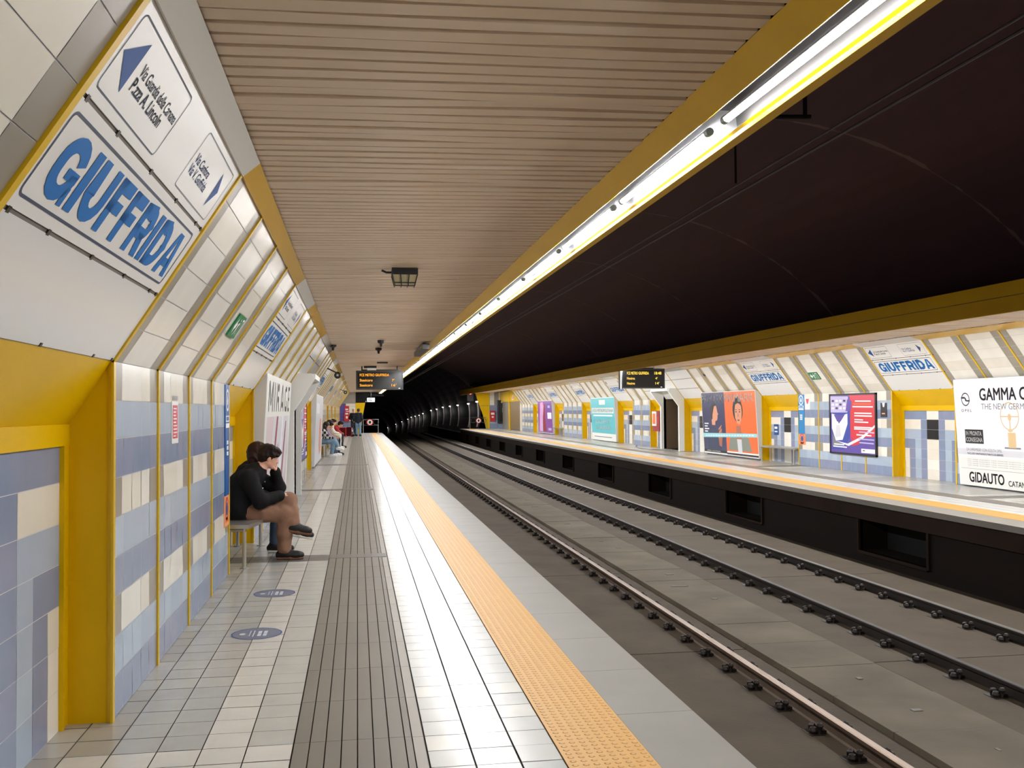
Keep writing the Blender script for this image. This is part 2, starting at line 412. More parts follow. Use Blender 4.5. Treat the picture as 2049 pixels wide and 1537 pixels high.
# ---- near platform floor
def near_floor():
    mb = MB(); mb.box(-1.56, 0.94, Y_BACK, Y_ENDL, -.30, -.009, GROUT_D)
    xs = [-1.56, -1.37, -1.16, -.95, -.742, -.53, -.312]
    g = .0028
    y = 4.90 - .218 * 45; k = -45
    while y < Y_ENDL - .05:
        y1 = min(y + .218, Y_ENDL); cy = (y + y1) / 2
        strip = (10.86 < cy < 11.28) or (20.15 < cy < 20.65) or (29.6 < cy < 30.1)
        band = 3.55 < cy < 4.89
        for i in range(6):
            if strip: m = FL_DARK
            elif band: m = FL_LIGHT if i > 0 else FL_BEIGE
            elif i == 4: m = FL_LIGHT
            elif i == 5: m = FL_MID
            elif i >= 2: m = FL_MID2 if cy < 6 or random.random() < .3 else FL_MID
            else: m = FL_BEIGE if random.random() < .6 else FL_MID
            dz = random.uniform(-.0006, .0006); tx = random.uniform(-.0004, .0004)
            mb.poly([(xs[i] + g, y + g, dz), (xs[i + 1] - g, y + g, dz + tx), (xs[i + 1] - g, y1 - g, dz), (xs[i] + g, y1 - g, dz - tx)], m)
        for i, (x0, x1) in enumerate(((.322, .53), (.53, .738), (.738, .938))):
            m = FL_MID2 if 3.4 < cy < 4.36 and i > 0 else FL_WHITE
            if random.random() < .07: m = FL_LIGHT
            dz = random.uniform(-.0006, .0006); tx = random.uniform(-.0005, .0005)
            gx = .0048
            mb.poly([(x0 + gx, y + g, dz), (x1 - gx, y + g, dz + tx), (x1 - gx, y1 - g, dz), (x0 + gx, y1 - g, dz - tx)], m)
        y = y1
    struct(mb.build('floor'))
    # grey guidance paving, eight ribs wide
    mb = MB(); mb.box(-.312, .322, Y_BACK, Y_ENDL, -.05, -.012, GROUT_D)
    y = 4.90 - .672 * 14
    while y < Y_ENDL - .1:
        y1 = min(y + .672, Y_ENDL)
        for i in range(8):
            x0 = -.310 + i * .0765
            if i == 7:
                mb.box(x0 + .003, x0 + .034, y + .0016, y1 - .0016, -.02, .002, TACT); mb.box(x0 + .040, x0 + .092, y + .0016, y1 - .0016, -.02, .0, TACT_E)
            else: mb.box(x0 + .003, x0 + .0735, y + .0016, y1 - .0016, -.02, .003, TACT)
        y = y1
    for ya, yb in ((10.92, 11.2), (20.2, 20.6), (29.6, 30.0)): mb.box(-.31, .31, ya, yb, 0, .0045, FL_DARK)
    struct(mb.build('trim_1'))
    mb = MB(); mb.box(.94, 1.35, Y_BACK, Y_ENDL, -.30, .002, STUDS)
    struct(mb.build('trim_2'))
    mb = MB(); y = 4.2 - .86 * 11
    mb.box(1.35, 1.76, Y_BACK, Y_ENDL, -.22, -.004, EDGE_FACE)
    while y < Y_ENDL:
        y1 = min(y + .86, Y_ENDL); mb.box(1.353, 1.771, y + .002, y1 - .002, -.06, 0.0, EDGE); y = y1
    mb.box(1.55, 1.70, Y_BACK, Y_ENDL, BED, -.2, EDGE_FACE)
    struct(mb.build('trim_3'))
near_floor()

# ---- far platform floor and the brown wall under it
def far_floor():
    mb = MB(); g = .004
    mb.box(9.75, XR + .30, Y_BACK, Y_ENDR, -.3, -.006, GROUT_D)
    y = Y_BACK
    xs = [9.98, 10.22] + [10.86 + .245 * i for i in range(8)]
    while y < Y_ENDR - .1:
        y1 = min(y + .245, Y_ENDR); cy = (y + y1) / 2
        ph = (cy - 21.08) % 9.76
        for i, x0 in enumerate(xs):
            x1 = x0 + .24
            m = FL_WHITE if i < 2 else (FL_MID if (int(ph / 1.22) % 3 or i > 6) else FL_LIGHT)
            if i >= 2 and 4.2 < ph < 4.7: m = FL_DARK
            if y1 < 8 and False: continue
            mb.poly([(x0 + g, y + g, 0), (x1 - g, y + g, 0), (x1 - g, y1 - g, 0), (x0 + g, y1 - g, 0)], m)
        y = y1
    mb.box(9.75, 9.97, Y_BACK, Y_ENDR, -.05, 0, FL_WHITE)
    struct(mb.build('floor'))
    mb = MB()
    for i in range(8): mb.box(10.46 + i * .05, 10.505 + i * .05, Y_BACK, Y_ENDR, -.03, .004, TACT)
    mb.box(10.45, 10.87, Y_BACK, Y_ENDR, -.05, -.008, GROUT_D)
    struct(mb.build('trim_4'))
    mb = MB(); mb.box(9.24, 9.75, Y_BACK, Y_ENDR, -.3, .002, STUDS); struct(mb.build('trim_5'))
    mb = MB(); mb.box(8.74, 9.24, Y_BACK, Y_ENDR, -.09, 0, EDGE); struct(mb.build('trim_6'))
    # wall below: beam, then recessed wall with square openings every 6.4 m
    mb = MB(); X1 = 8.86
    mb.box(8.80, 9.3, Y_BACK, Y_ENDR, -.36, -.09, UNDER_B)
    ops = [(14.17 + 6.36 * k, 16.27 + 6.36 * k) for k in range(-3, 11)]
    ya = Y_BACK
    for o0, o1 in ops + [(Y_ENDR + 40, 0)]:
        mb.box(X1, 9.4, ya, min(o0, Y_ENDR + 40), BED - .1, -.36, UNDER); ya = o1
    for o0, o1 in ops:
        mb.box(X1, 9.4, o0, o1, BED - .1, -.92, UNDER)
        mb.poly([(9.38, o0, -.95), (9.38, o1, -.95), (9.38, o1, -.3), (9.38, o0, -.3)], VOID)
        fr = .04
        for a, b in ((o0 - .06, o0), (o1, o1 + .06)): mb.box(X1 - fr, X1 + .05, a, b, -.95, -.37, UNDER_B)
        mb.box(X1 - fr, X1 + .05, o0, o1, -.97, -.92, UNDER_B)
    struct(mb.build('wall_lower'))
far_floor()

# ---- track bed
mb = MB()
mb.box(1.55, 9.0, Y_BACK, 118, BED - .35, BED - .02, CONC_D)
y = Y_BACK
while y < 90:
    y1 = y + 5.2
    mb.box(1.7, 4.36, y + .012, y1 - .012, BED - .1, BED, CONC_D)
    mb.box(5.47, 8.85, y + .012 - .8, y1 - .012 - .8, BED - .1, BED, CONC)
    y = y1
struct(mb.build('floor'))
mb = MB(); y = 7.56 - 1.04 * 12
while y < 92:
    mb.box(4.43, 5.40, y + .004, y + 1.036, BED - .1, BED + .035 + random.uniform(-.003, .003), CONC_L)
    mb.box(4.385, 4.428, y + .004, y + 1.036, BED - .1, BED + .044, CONC_L)
    if random.random() < .6: mb.box(4.9 + random.uniform(-.2, .2), 4.96, y + .5, y + .56, BED, BED + .042, GROOVE)
    y += 1.04
mb.box(5.402, 5.445, Y_BACK, 92, BED - .1, BED - .015, VOID)  # black strip paints the shade inside the slab gap
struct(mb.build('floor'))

# ---- rails with their fastenings
RAIL_H = .155; RZ = -.985
def rail_profile(x, z):
    h = [(-.075, 0), (.075, 0), (.075, .012), (.012, .03), (.010, .11), (.034, .12), (.036, .15), (.028, .1575), (-.028, .1575), (-.036, .15), (-.034, .12), (-.010, .11), (-.012, .03), (-.075, .012)]
    return [(x + a, z + b) for a, b in h]
def fast_mesh():
    mb = MB(); mb.box(-.21, .21, -.095, .095, -.014, -.002, CLIP)
    for s in (-1, 1):
        mb.box(*sorted((s * .077, s * .205)), -.09, .09, -.004, .026, CLIP)
        mb.box(*sorted((s * .05, s * .10)), -.05, .05, .02, .05, CLIP)
        mb.tube([(s * .115, -.055, .0), (s * .115, -.055, .085)], .017, CLIP, 6)
        mb.tube([(s * .15, .05, .02), (s * .165, .03, .075), (s * .15, -.02, .09), (s * .11, -.01, .07), (s * .075, .03, .045), (s * .07, .06, .035)], .013, CLIP, 6)
        mb.ball((s * .16, -.03, .05), .038, CLIP, 8)
        mb.ball((s * .115, -.06, .095), .03, CLIP, 8); mb.ball((s * .13, .05, .06), .034, CLIP, 8)
    return mb
FAST = None
def rail(x, label, side=RAIL_SIDE, head=RAIL_TOP_DARK):
    global FAST
    t = thing('rail', label, 'rail', (x, 20, RZ - .1575), 'running rails')
    mb = MB(); pr = rail_profile(x, RZ - .1575); n = len(pr); ys = [Y_BACK, 118]
    for i in range(n):
        a, b = pr[i], pr[(i + 1) % n]
        top = (a[1] > RZ - .009 and b[1] > RZ - .009)
        mb.poly([(a[0], ys[0], a[1]), (b[0], ys[0], b[1]), (b[0], ys[1], b[1]), (a[0], ys[1], a[1])], head if top else side)
    mb.build('rail_bar', t)
    y = 7.14 - .657 * 6; k = 0; rest = MB(); base = fast_mesh()
    while y < 92:
        if k < 98:
            if FAST is None:
                o = fast_mesh().build('rail_fastening'); FAST = o; o.parent = t
            else:
                o = FAST.copy(); COL.objects.link(o); o.parent = t
            o.location = (0, y - 20, 0)
        else:
            rest.mesh([(v[0] + x, v[1] + y, v[2] + RZ - .1575) for v in base.v], base.f, CLIP)
        y += .657; k += 1
    if rest.v:
        r = rest.build('distant_rail_fastenings', t); r['kind'] = 'stuff'
    return t
rail(3.935, 'steel rail with a shiny brown top running beside the near platform edge', RAIL_SIDE_A, RAIL_TOP)
rail(6.09, 'dark middle steel rail between the broad concrete slab and the far track')
rail(7.56, 'steel rail with a thin bright top next to the brown wall of the far platform', RAIL_SIDE, RAIL_TOP_GREY)
rail(2.465, 'steel rail tucked under the edge of the near platform')

# ---- vault over the tracks and the bore beyond
mb = MB(); cx, cz, R = 5.26, -.4, 6.0; N = 40
vy = np.linspace(Y_BACK, 85, 46)
def vring(y, cx=cx, cz=cz, R=R, t0=38, t1=142): return [(cx + R * math.cos(math.radians(t)), y, cz + R * math.sin(math.radians(t))) for t in np.linspace(t0, t1, N)]
rr = [vring(y) for y in vy]
for i in range(len(rr) - 1):
    for k in range(N - 1): mb.poly([rr[i][k], rr[i][k + 1], rr[i + 1][k + 1], rr[i + 1][k]], VAULT)
mb.poly([p for p in vring(Y_BACK, t0=0, t1=180)] , VAULT)
struct(mb.build('ceiling', smooth=True))
TL = [(955, 804, 10.52, 86, 2.35), (0, 0, 10.39, 92, 2.21), (0, 0, 10.52, 103, 2.13), (0, 0, 10.66, 113, 2.07), (0, 0, 10.69, 123, 1.99), (0, 0, 10.70, 133, 1.76), (0, 0, 10.85, 145, 1.59),
      (0, 0, 10.95, 165, 1.08), (0, 0, 11.13, 178, .73), (0, 0, 11.11, 190, .49), (0, 0, 11.04, 203, .21), (0, 0, 11.03, 217, -.33), (0, 0, 11.24, 250, -1.25), (0, 0, 11.01, 285, -2.36), (0, 0, 10.07, 330, -4.13), (0, 0, 8.17, 400, -7.24)]  # last four are added lamps in place of pale handrail dashes
mb = MB(); path = []
for y in list(range(85, 420, 8)):
    xs_ = np.interp(y, [q[3] for q in TL], [q[2] for q in TL]); zs_ = np.interp(y, [q[3] for q in TL], [q[4] for q in TL])
    path.append((y, xs_ - 5.45, zs_ - 1.0))
rr = [[(c + 5.62 * math.cos(math.radians(t)), y, z + 5.62 * math.sin(math.radians(t))) for t in np.linspace(-40, 220, 36)] for y, c, z in path]
for i in range(len(rr) - 1):
    for k in range(35): mb.poly([rr[i][k], rr[i][k + 1], rr[i + 1][k + 1], rr[i + 1][k]], VAULT)
    k = 35; mb.poly([rr[i][0], rr[i][k], rr[i + 1][k], rr[i + 1][0]], CONC_D)
mb.poly(rr[-1], VOID)
struct(mb.build('wall_back', smooth=True))
def tunnel_lamp(i, x, y, z):
    t = thing('tunnel_lamp', nth(i) + ' white lamp on the dark tunnel wall counted from the platform end', 'lamp', (x, y, z), 'lamps along the tunnel wall')
    cxy = np.interp(y, [p[0] for p in path], [p[1] for p in path]); czz = np.interp(y, [p[0] for p in path], [p[2] for p in path])
    wall = lambda a, d=.0: (cxy + (5.62 - d) * math.cos(a), y, czz + (5.62 - d) * math.sin(a))
    a0 = math.asin(max(-.9, min(.9, (z - czz) / 5.62)))
    p = wall(a0, .12)
    MB().box(p[0] - .08, p[0] + .10, y - .10, y + .10, z - .05, z + .05, TUN_LAMP).build('lamp_head', t)
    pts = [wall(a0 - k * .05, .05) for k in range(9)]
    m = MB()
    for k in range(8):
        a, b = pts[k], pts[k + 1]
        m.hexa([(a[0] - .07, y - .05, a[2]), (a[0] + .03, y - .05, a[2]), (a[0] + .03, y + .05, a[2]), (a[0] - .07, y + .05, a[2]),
                (b[0] - .07, y - .05, b[2]), (b[0] + .03, y - .05, b[2]), (b[0] + .03, y + .05, b[2]), (b[0] - .07, y + .05, b[2])], PALE_GREY)
    m.build('painted_light_streak', t)  # pale strip shaped as the streak of light below the lamp
    ld = bpy.data.lights.new('streak_fill_light', 'POINT'); ld.energy = 10 * (1 + i * .12); ld.shadow_soft_size = .05; ld.color = (1, .98, .94)
    lo = bpy.data.objects.new('streak_fill_light', ld); COL.objects.link(lo); lo.parent = t; q = wall(a0 - .09, .75); lo.location = (q[0] - x, -.3, q[2] - z)  # point light added off the wall to brighten the pale streak
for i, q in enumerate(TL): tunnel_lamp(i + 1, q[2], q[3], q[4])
# contact wires
def cable(pts, r, label, cat='cable'):
    return tag(MB().tube(pts, r, CABLE, 6).build('contact_wire', loc=tuple(pts[0])), label, cat, 'overhead wires')
cable([(3.24, y, 3.47) for y in (Y_BACK, 30, 60, 84)], .010, 'thin overhead contact wire under the dark vault, lower of the near pair')
cable([(3.27, y, 3.56) for y in (Y_BACK, 30, 60, 84)], .008, 'thin overhead wire just above the lower near contact wire')
hb = thing('wire_support', 'dark bracket holding the overhead wires from the vault', 'bracket', (3.4, 8.0, 3.6))
MB().tube([(3.2, 8, 4.15), (3.95, 8, 4.18)], .02, VOID, 6).build('arm', hb)
MB().tube([(3.9, 8, 5.43), (3.9, 8, 4.16)], .02, VOID).build('hanger_tube', hb)
MB().tube([(3.25, 8, 4.15), (3.25, 8, 3.57)], .01, VOID).build('drop_rod', hb)

# ------------------------------------------------------------------ platform walls (tiled panels, yellow niches, slanted tops)
ZE = [0, .218, .425, .638, .848, 1.06, 1.27, 1.48, 1.683, 1.893]
ROWS = ['M', 'L', 'W', 'M', 'L', 'W', 'M', 'L', 'W']
class Wall:
    def __init__(s, side):
        s.side = side
        if side == 'left':
            s.k = 1.0; s.fr = Fr((XL, 0, 0), (0, 1, 0), (0, 0, 1)); s.sl = (.653, 1.012); s.bay = 1.17; sg = 1; X = XL; s.ceil = (-.535, 2.975)
        else:
            s.k = 1.056; s.fr = Fr((XR, 0, 0), (0, -1, 0), (0, 0, 1)); s.sl = (.74, 1.018); s.bay = 1.22; sg = -1; X = XR; s.ceil = (11.33, 3.09)
        s.sg = sg; s.X = X; s.knee = 1.893 * s.k
        s.sfr = Fr((X, 0, s.knee), s.fr.r, (sg * s.sl[0], 0, s.sl[1])); s.L = math.hypot(*s.sl)
        s.root = struct_root('wall_' + s.side)
        # trim strip between slanted top and ceiling
        top = s.sfr.p(0, s.L); s.tx, s.tz = top[0], top[2]
    def trim(s, mb, a0, a1, m):
        p0 = s.sfr.p(a0, s.L); p1 = s.sfr.p(a1, s.L)
        q0 = (s.ceil[0], p0[1], s.ceil[1] + .005); q1 = (s.ceil[0], p1[1], s.ceil[1] + .005)
        d = .018 * s.sg
        mb.poly([(p0[0] + d, p0[1], p0[2] - .012), (p1[0] + d, p1[1], p1[2] - .012), (q1[0] + d, q1[1], q1[2] - .012), (q0[0] + d, q0[1], q0[2] - .012)], m)
        mb.poly([(p0[0] + d, p0[1], p0[2] - .012), (p1[0] + d, p1[1], p1[2] - .012), p1, p0], m)
    def tiles(s, mb, fr, a0, a1, b0, b1, m, sub=0, g=.0028, c=.0):
        n = max(1, round((a1 - a0) / sub)) if sub else 1
        for i in range(n):
            x0 = a0 + (a1 - a0) * i / n; x1 = a0 + (a1 - a0) * (i + 1) / n
            ga = g if sub == 0 else g * .55
            t = random.uniform(-.0009, .0009); t2 = random.uniform(-.0009, .0009)
            mm = m
            if m is T_WHITE and random.random() < .35: mm = T_WHITE2
            if m is T_LIGHT and random.random() < .3: mm = T_LIGHT2
            if m is T_MID and random.random() < .35: mm = T_MID2
            mb.poly([fr.p(x0 + ga, b0 + g, c + .003 + t), fr.p(x1 - ga, b0 + g, c + .003 + t2), fr.p(x1 - ga, b1 - g, c + .003 - t), fr.p(x0 + ga, b1 - g, c + .003 - t2)], mm)
    def panel(s, a0, a1, n):
        k = s.k; mb = MB(); w = (a1 - a0) / n; fr, sf = s.fr, s.sfr
        mb.rect(fr, a0, 0, a1, s.knee, GROUT, 0); mb.rect(sf, a0, 0, a1, s.L, GROUT, 0)
        ze = [z * k for z in ZE]
        for i in range(n):
            b = a0 + i * w; x0, x1 = b + .022, b + w - .022
            g1, g2 = b + .205 * w / 1.17, b + .93 * w / 1.17
            for r in range(9):
                t = ROWS[r]
                if t == 'W':
                    s.tiles(mb, fr, x0, g1, ze[r], ze[r + 1], T_GREY); s.tiles(mb, fr, g1, g2, ze[r], ze[r + 1], T_WHITE, .235); s.tiles(mb, fr, g2, x1, ze[r], ze[r + 1], T_GREY)
                else: s.tiles(mb, fr, x0, x1, ze[r], ze[r + 1], T_MID if t == 'M' else T_LIGHT, .225)
            for r in range(6):
                b0, b1 = r * .21 * k, min((r + 1) * .21 * k, s.L)
                s.tiles(mb, sf, x0, g1, b0, b1, T_GREY); s.tiles(mb, sf, g1, g2, b0, b1, T_WHITE, .725); s.tiles(mb, sf, g2, x1, b0, b1, T_GREY)
        mb.build('tile_panel', s.root)
        mb = MB()
        for i in range(n + 1):
            b = a0 + i * w; lo, hi = b - .022, b + .022
            mb.fbox(fr, lo, hi, 0, s.knee + .004, 0, .014, YELLOW_RIB); mb.fbox(sf, lo, hi, -.004, s.L, 0, .014, YELLOW_RIB)
        mb.build('yellow_ribs', s.root)
        mb = MB(); s.trim(mb, a0, a1, YELLOW_TRIM); mb.build('yellow_top_trim', s.root)
    def niche(s, a0, a1, sign=True):
        """recess framed in yellow sheet; concentric tile pattern on its back wall"""
        k = s.k; fr = s.fr; D = -.232 * k; zl, zf = 1.45 * k, 1.56 * k; mb = MB()
        mb.poly([fr.p(a0, s.knee, 0), fr.p(a1, s.knee, 0), fr.p(a1, zf, D + .012), fr.p(a0, zf, D + .012)], YELLOW)
        for a in (a0, a1):
            mb.poly([fr.p(a, 0, 0), fr.p(a, s.knee, 0), fr.p(a, zf, D), fr.p(a, 0, D)], YELLOW)
        mb.fbox(fr, a0, a1, zl, zf, D, D + .022, YELLOW)
        mb.fbox(fr, a0, a0 + .105, 0, zl, D, D + .018, YELLOW); mb.fbox(fr, a1 - .105, a1, 0, zl, D, D + .018, YELLOW)
        mb.fbox(fr, a0 + .088, a0 + .1065, -.001, zl + .0015, D - .001, D + .026, YELLOW); mb.fbox(fr, a1 - .1065, a1 - .088, -.001, zl + .0015, D - .001, D + .026, YELLOW)
        for a, e in ((a0, .012), (a1, -.012)):
            mb.fbox(fr, *sorted((a - e * .2, a + e)), .001, s.knee - .002, -.015, .0125, YELLOW_RIB)
        mb.build('yellow_niche', s.root)
        b = MB(); b.rect(fr, a0 + .1, 0, a1 - .1, zl, GROUT, D + .001)
        c = D + .002; mid = (a0 + a1) / 2; sc = (a1 - a0) / 2.34
        for sgn in (-1, 1):
            e = (1.065 * sc, .885 * sc, .66 * sc, .44 * sc, .215 * sc)      # distances from the middle: edge, white | mid | light | mid | centre
            def T(d0, d1, z0, z1, m):
                p, q = mid + sgn * d0, mid + sgn * d1
                s.tiles(b, fr, min(p, q), max(p, q), z0 * k, z1 * k, m, 0, .002, c - .003)
            T(e[0], e[4], 1.262, 1.45, T_MID)
            T(e[0], e[3], 1.052, 1.262, T_WHITE); T(e[3], e[4], 1.052, 1.262, T_MID)
            T(e[0], e[3], .845, 1.052, T_LIGHT); T(e[3], e[4], .845, 1.052, T_MID)
            T(e[0], e[2], .635, .845, T_MID); T(e[2], e[3], .635, .845, T_LIGHT); T(e[3], e[4], .635, .845, T_MID)
            for z0, z1 in ((.425, .635), (.21, .425), (0, .21)):
                T(e[0], e[1], z0, z1, T_WHITE); T(e[1], e[2], z0, z1, T_MID); T(e[2], e[3], z0, z1, T_LIGHT); T(e[3], e[4], z0, z1, T_MID)
        def Cc(z0, z1, m): s.tiles(b, fr, mid - .215 * sc, mid + .215 * sc, z0 * k, z1 * k, m, 0, .002, c - .003)
        Cc(1.262, 1.45, T_WHITE); Cc(1.052, 1.262, T_BLACK); Cc(.845, 1.052, T_BLACK)
        for z0, z1 in ((.635, .845), (.425, .635), (.21, .425), (0, .21)): Cc(z0, z1, T_WHITE)
        b.build('niche_tiles', s.root)
        mb = MB(); s.trim(mb, a0, a1, WHITE_TRIM)
        mb.rect(s.sfr, a0, 0, a1, s.L, GROOVE, .001)
        for a in (a0, a1):
            mb.fbox(s.sfr, a - .0215, a + .0215, -.0035, s.L - .001, -.0125, .0155, YELLOW_RIB)
        mb.build('white_top_trim', s.root)
    def plain_top(s, a0, a1):
        mb = MB(); mb.rect(s.sfr, a0, 0, a1, s.L, GROOVE, -.002); k = s.k
        n = max(1, round((a1 - a0) / (2 * s.bay)))
        for i in range(n):
            x0, x1 = a0 + (a1 - a0) * i / n, a0 + (a1 - a0) * (i + 1) / n
            for b0, b1 in ((.0, .41), (.43, .82), (.84, 1.2)): mb.fbox(s.sfr, x0 + .01, x1 - .01, b0 * k, b1 * k, -.012, .004, PANEL_G)
        s.trim(mb, a0, a1, WHITE_TRIM); mb.build('plain_top_panels', s.root)

LW = Wall('left'); RW = Wall('right')
def build_sign(W, a0, a1, label, detail=True):
    k = (a1 - a0) / 2.34; f0 = W.sfr; fr = Fr(f0.p(a0 + .022, 0, 0), f0.r, f0.u); w = a1 - a0 - .044
    ks = W.L / 1.2044
    c = W.sfr.p((a0 + a1) / 2, .42)
    t = thing('station_sign', label, 'sign', c, 'station name signs over the niches')
    pl = MB().fbox(fr, .004, w - .004, .004, .411 * ks, -.003, .006, PANEL_G).build('blank_panel', t)
    nm = MB().fbox(fr, .004, w - .004, .427 * ks, .828 * ks, -.003, .006, PANEL_W).build('name_panel', t)
    dr = MB().fbox(fr, .004, w - .004, .843 * ks, 1.203 * ks, -.003, .006, PANEL_W).build('direction_panel', t)
    A = lambda y: (y - 3.092) * k                                     # measured on the nearest sign
    C = .0075
    m = MB().block('GIUFFRIDA', fr, A(3.235), .51 * ks, 2.0 * k, .237 * ks, BLUE, C + .001)
    m.build('lettering', nm)
    MB().outline(fr, A(3.13), .470 * ks, A(5.29), .787 * ks, .011 * k, INK, C, .035).build('outline', nm)
    if detail:
        MB().outline(fr, A(3.14), .88 * ks, A(3.995), 1.163 * ks, .006 * k, INK, C, .03).build('outline', dr); m = MB().outline(fr, A(4.457), .877 * ks, A(5.30), 1.165 * ks, .006 * k, GREY_INK, C, .03)
        m.build('outline', dr)
        m = MB(); m.text('Via Guardia della Carvana', fr, A(3.385), 1.022 * ks, .58 * k, .046 * ks, INK, C, .012); m.text('P.zza A. Lincoln', fr, A(3.385), .962 * ks, .45 * k, .05 * ks, INK, C, .02)
        m.text('Via Canfora', fr, A(4.515), 1.02 * ks, .35 * k, .045 * ks, NAVY, C, .012); m.text('Via V. Giuffrida', fr, A(4.515), .962 * ks, .43 * k, .048 * ks, NAVY, C, .012)
        m.build('lettering', dr)
    m = MB().fpoly(fr, [(A(3.166), 1.027 * ks), (A(3.327), .927 * ks), (A(3.327), 1.121 * ks)], NAVY, C).build('arrow', dr)
    m = MB().fpoly(fr, [(A(5.20), 1.03 * ks), (A(5.085), 1.118 * ks), (A(5.105), .925 * ks)], NAVY, C)
    m.build('arrow', dr)
    if detail:
        for s_ in (.418, .835):
            for a in (.06, .45, 1.0, 1.55, 2.1, w - .04): MB().fbox(fr, a * k - .012, a * k + .012, (s_ - .012) * ks, (s_ + .012) * ks, -.01, .008, BOLT).build('fixing_bolt', t)
        for a in (.3, 1.1, 1.9, w - .04): MB().fbox(fr, a - .012, a + .012, .001, .018, -.01, .01, BOLT).build('fixing_bolt', t)
    return t

# left wall, from behind the camera to the far end
LW.panel(-5.12, 3.07, 7)
LW.niche(3.07, 5.41); build_sign(LW, 3.07, 5.41, 'largest GIUFFRIDA station sign, with readable street names and arrows above it')
LW.panel(5.41, 10.09, 4)
LW.niche(10.09, 12.43); build_sign(LW, 10.09, 12.43, 'white GIUFFRIDA station sign above the niche where the couple sit on a bench')
LW.panel(12.43, 17.11, 4)
LW.plain_top(17.11, 21.79)
LW.niche(19.45, 21.79)
LW.panel(21.79, 25.30, 3)
LW.niche(25.30, 27.64); build_sign(LW, 25.30, 27.64, 'third GIUFFRIDA station sign along the near platform wall', False)
LW.panel(27.64, 34.66, 6)
LW.niche(34.66, 37.0); build_sign(LW, 34.66, 37.0, 'fourth GIUFFRIDA station sign along the near wall, over the second bench', False)
LW.panel(37.0, 41.68, 4)
LW.niche(41.68, 44.02); build_sign(LW, 41.68, 44.02, 'fifth GIUFFRIDA station sign along the near platform wall', False)
LW.panel(44.02, 48.7, 4)
LW.niche(48.7, 51.04); build_sign(LW, 48.7, 51.04, 'sixth GIUFFRIDA station sign along the near platform wall', False)
LW.panel(51.04, 55.72, 4)
LW.niche(55.72, 58.06); build_sign(LW, 55.72, 58.06, 'last GIUFFRIDA station sign along the near platform wall', False)
LW.panel(58.06, 72.0, 12)
# right wall (a = -y)
def rp(y0, y1, n): RW.panel(-y1, -y0, n)
def rn(y0, y1, label=None, det=False, plain=False):
    RW.niche(-y1, -y0)
    if label: build_sign(RW, -y1, -y0, label, det)
    elif plain: RW.plain_top(-y1, -y0)
rp(-5.0, 13.76, 15); rp(13.76, 18.64, 4)
rn(18.64, 21.08, 'GIUFFRIDA station sign on the far platform wall beside the big car poster', True)
rp(21.08, 25.97, 4)
rn(25.97, 28.50, 'GIUFFRIDA station sign on the far wall above the empty bench', True)
rp(28.50, 33.30, 4)
rn(33.30, 35.72, None, plain=True)
RW.plain_top(-38.1, -35.72)
rn(38.1, 40.1, None, plain=True)
rp(40.1, 42.7, 2)
rn(42.7, 45.3, 'small GIUFFRIDA station sign on the far wall between teal poster and red cabinet')
rp(45.3, 50.4, 4)
rn(50.4, 52.84, 'small GIUFFRIDA station sign on the far wall just beyond the teal poster')
rp(52.84, 57.8, 4)
rn(57.8, 60.4, 'tiny GIUFFRIDA station sign on the far wall just before the purple poster')
rp(60.4, 65.9, 4)
rn(65.9, 68.06, 'tiny GIUFFRIDA station sign on the far wall just beyond the purple poster')
rp(68.06, 72.85, 4)

# passage openings through the walls
def portal(W, a0, a1, name):
    fr = W.fr; k = W.k; mb = MB(); zt = 2.30 if W.side == 'right' else 2.18
    co = .20 * k; zk = 1.62 * k; ct = co + (zt - zk) * W.sl[0] / W.sl[1]
    for a, d in ((a0, .14), (a1, -.14)):
        x0, x1 = sorted((a, a + d))
        pts = [(0, 0), (co, 0), (co, zk), (ct, zt), (ct - .06, zt + .09), ((zt + .09 - W.knee) * W.sl[0] / W.sl[1], zt + .09), (0, W.knee)]
        n = len(pts); A = [fr.p(x0, z, c) for c, z in pts]; B = [fr.p(x1, z, c) for c, z in pts]
        mb.poly(A, WHITE_P); mb.poly(B, WHITE_P)
        for i in range(n): mb.poly([A[i], A[(i + 1) % n], B[(i + 1) % n], B[i]], WHITE_P)
    mb.fbox(fr, a0 + .141, a1 - .141, zt, zt + .088, .02, ct - .002, WHITE_P)
    o = mb.build('door_1' if W.side == 'right' else 'door_2'); struct(o)
    mb = MB(); x0, x1 = a0 + .14, a1 - .14; D = -2.6
    for x in (x0, x1): mb.poly([fr.p(x, 0, D), fr.p(x, zt, D), fr.p(x, zt, 0.1), fr.p(x, 0, .1)], CORR)
    mb.poly([fr.p(x0, 0, D), fr.p(x1, 0, D), fr.p(x1, zt, D), fr.p(x0, zt, D)], CORR)
    mb.poly([fr.p(x0, zt, D), fr.p(x1, zt, D), fr.p(x1, zt, .2), fr.p(x0, zt, .2)], CORR)
    mb.poly([fr.p(x0, 0, D), fr.p(x1, 0, D), fr.p(x1, 0, 0), fr.p(x0, 0, 0)], FL_MID)
    mb.fbox(fr, x1 - .03, x1 - .002, 0, zt - .002, -.5, .12, YELLOW) if W.side == 'right' else None
    struct(mb.build(('wall_inner' if W.side == 'right' else 'wall_inner')))
portal(RW, -38.1, -35.72, 'right'); portal(LW, 17.11, 19.45, 'left')
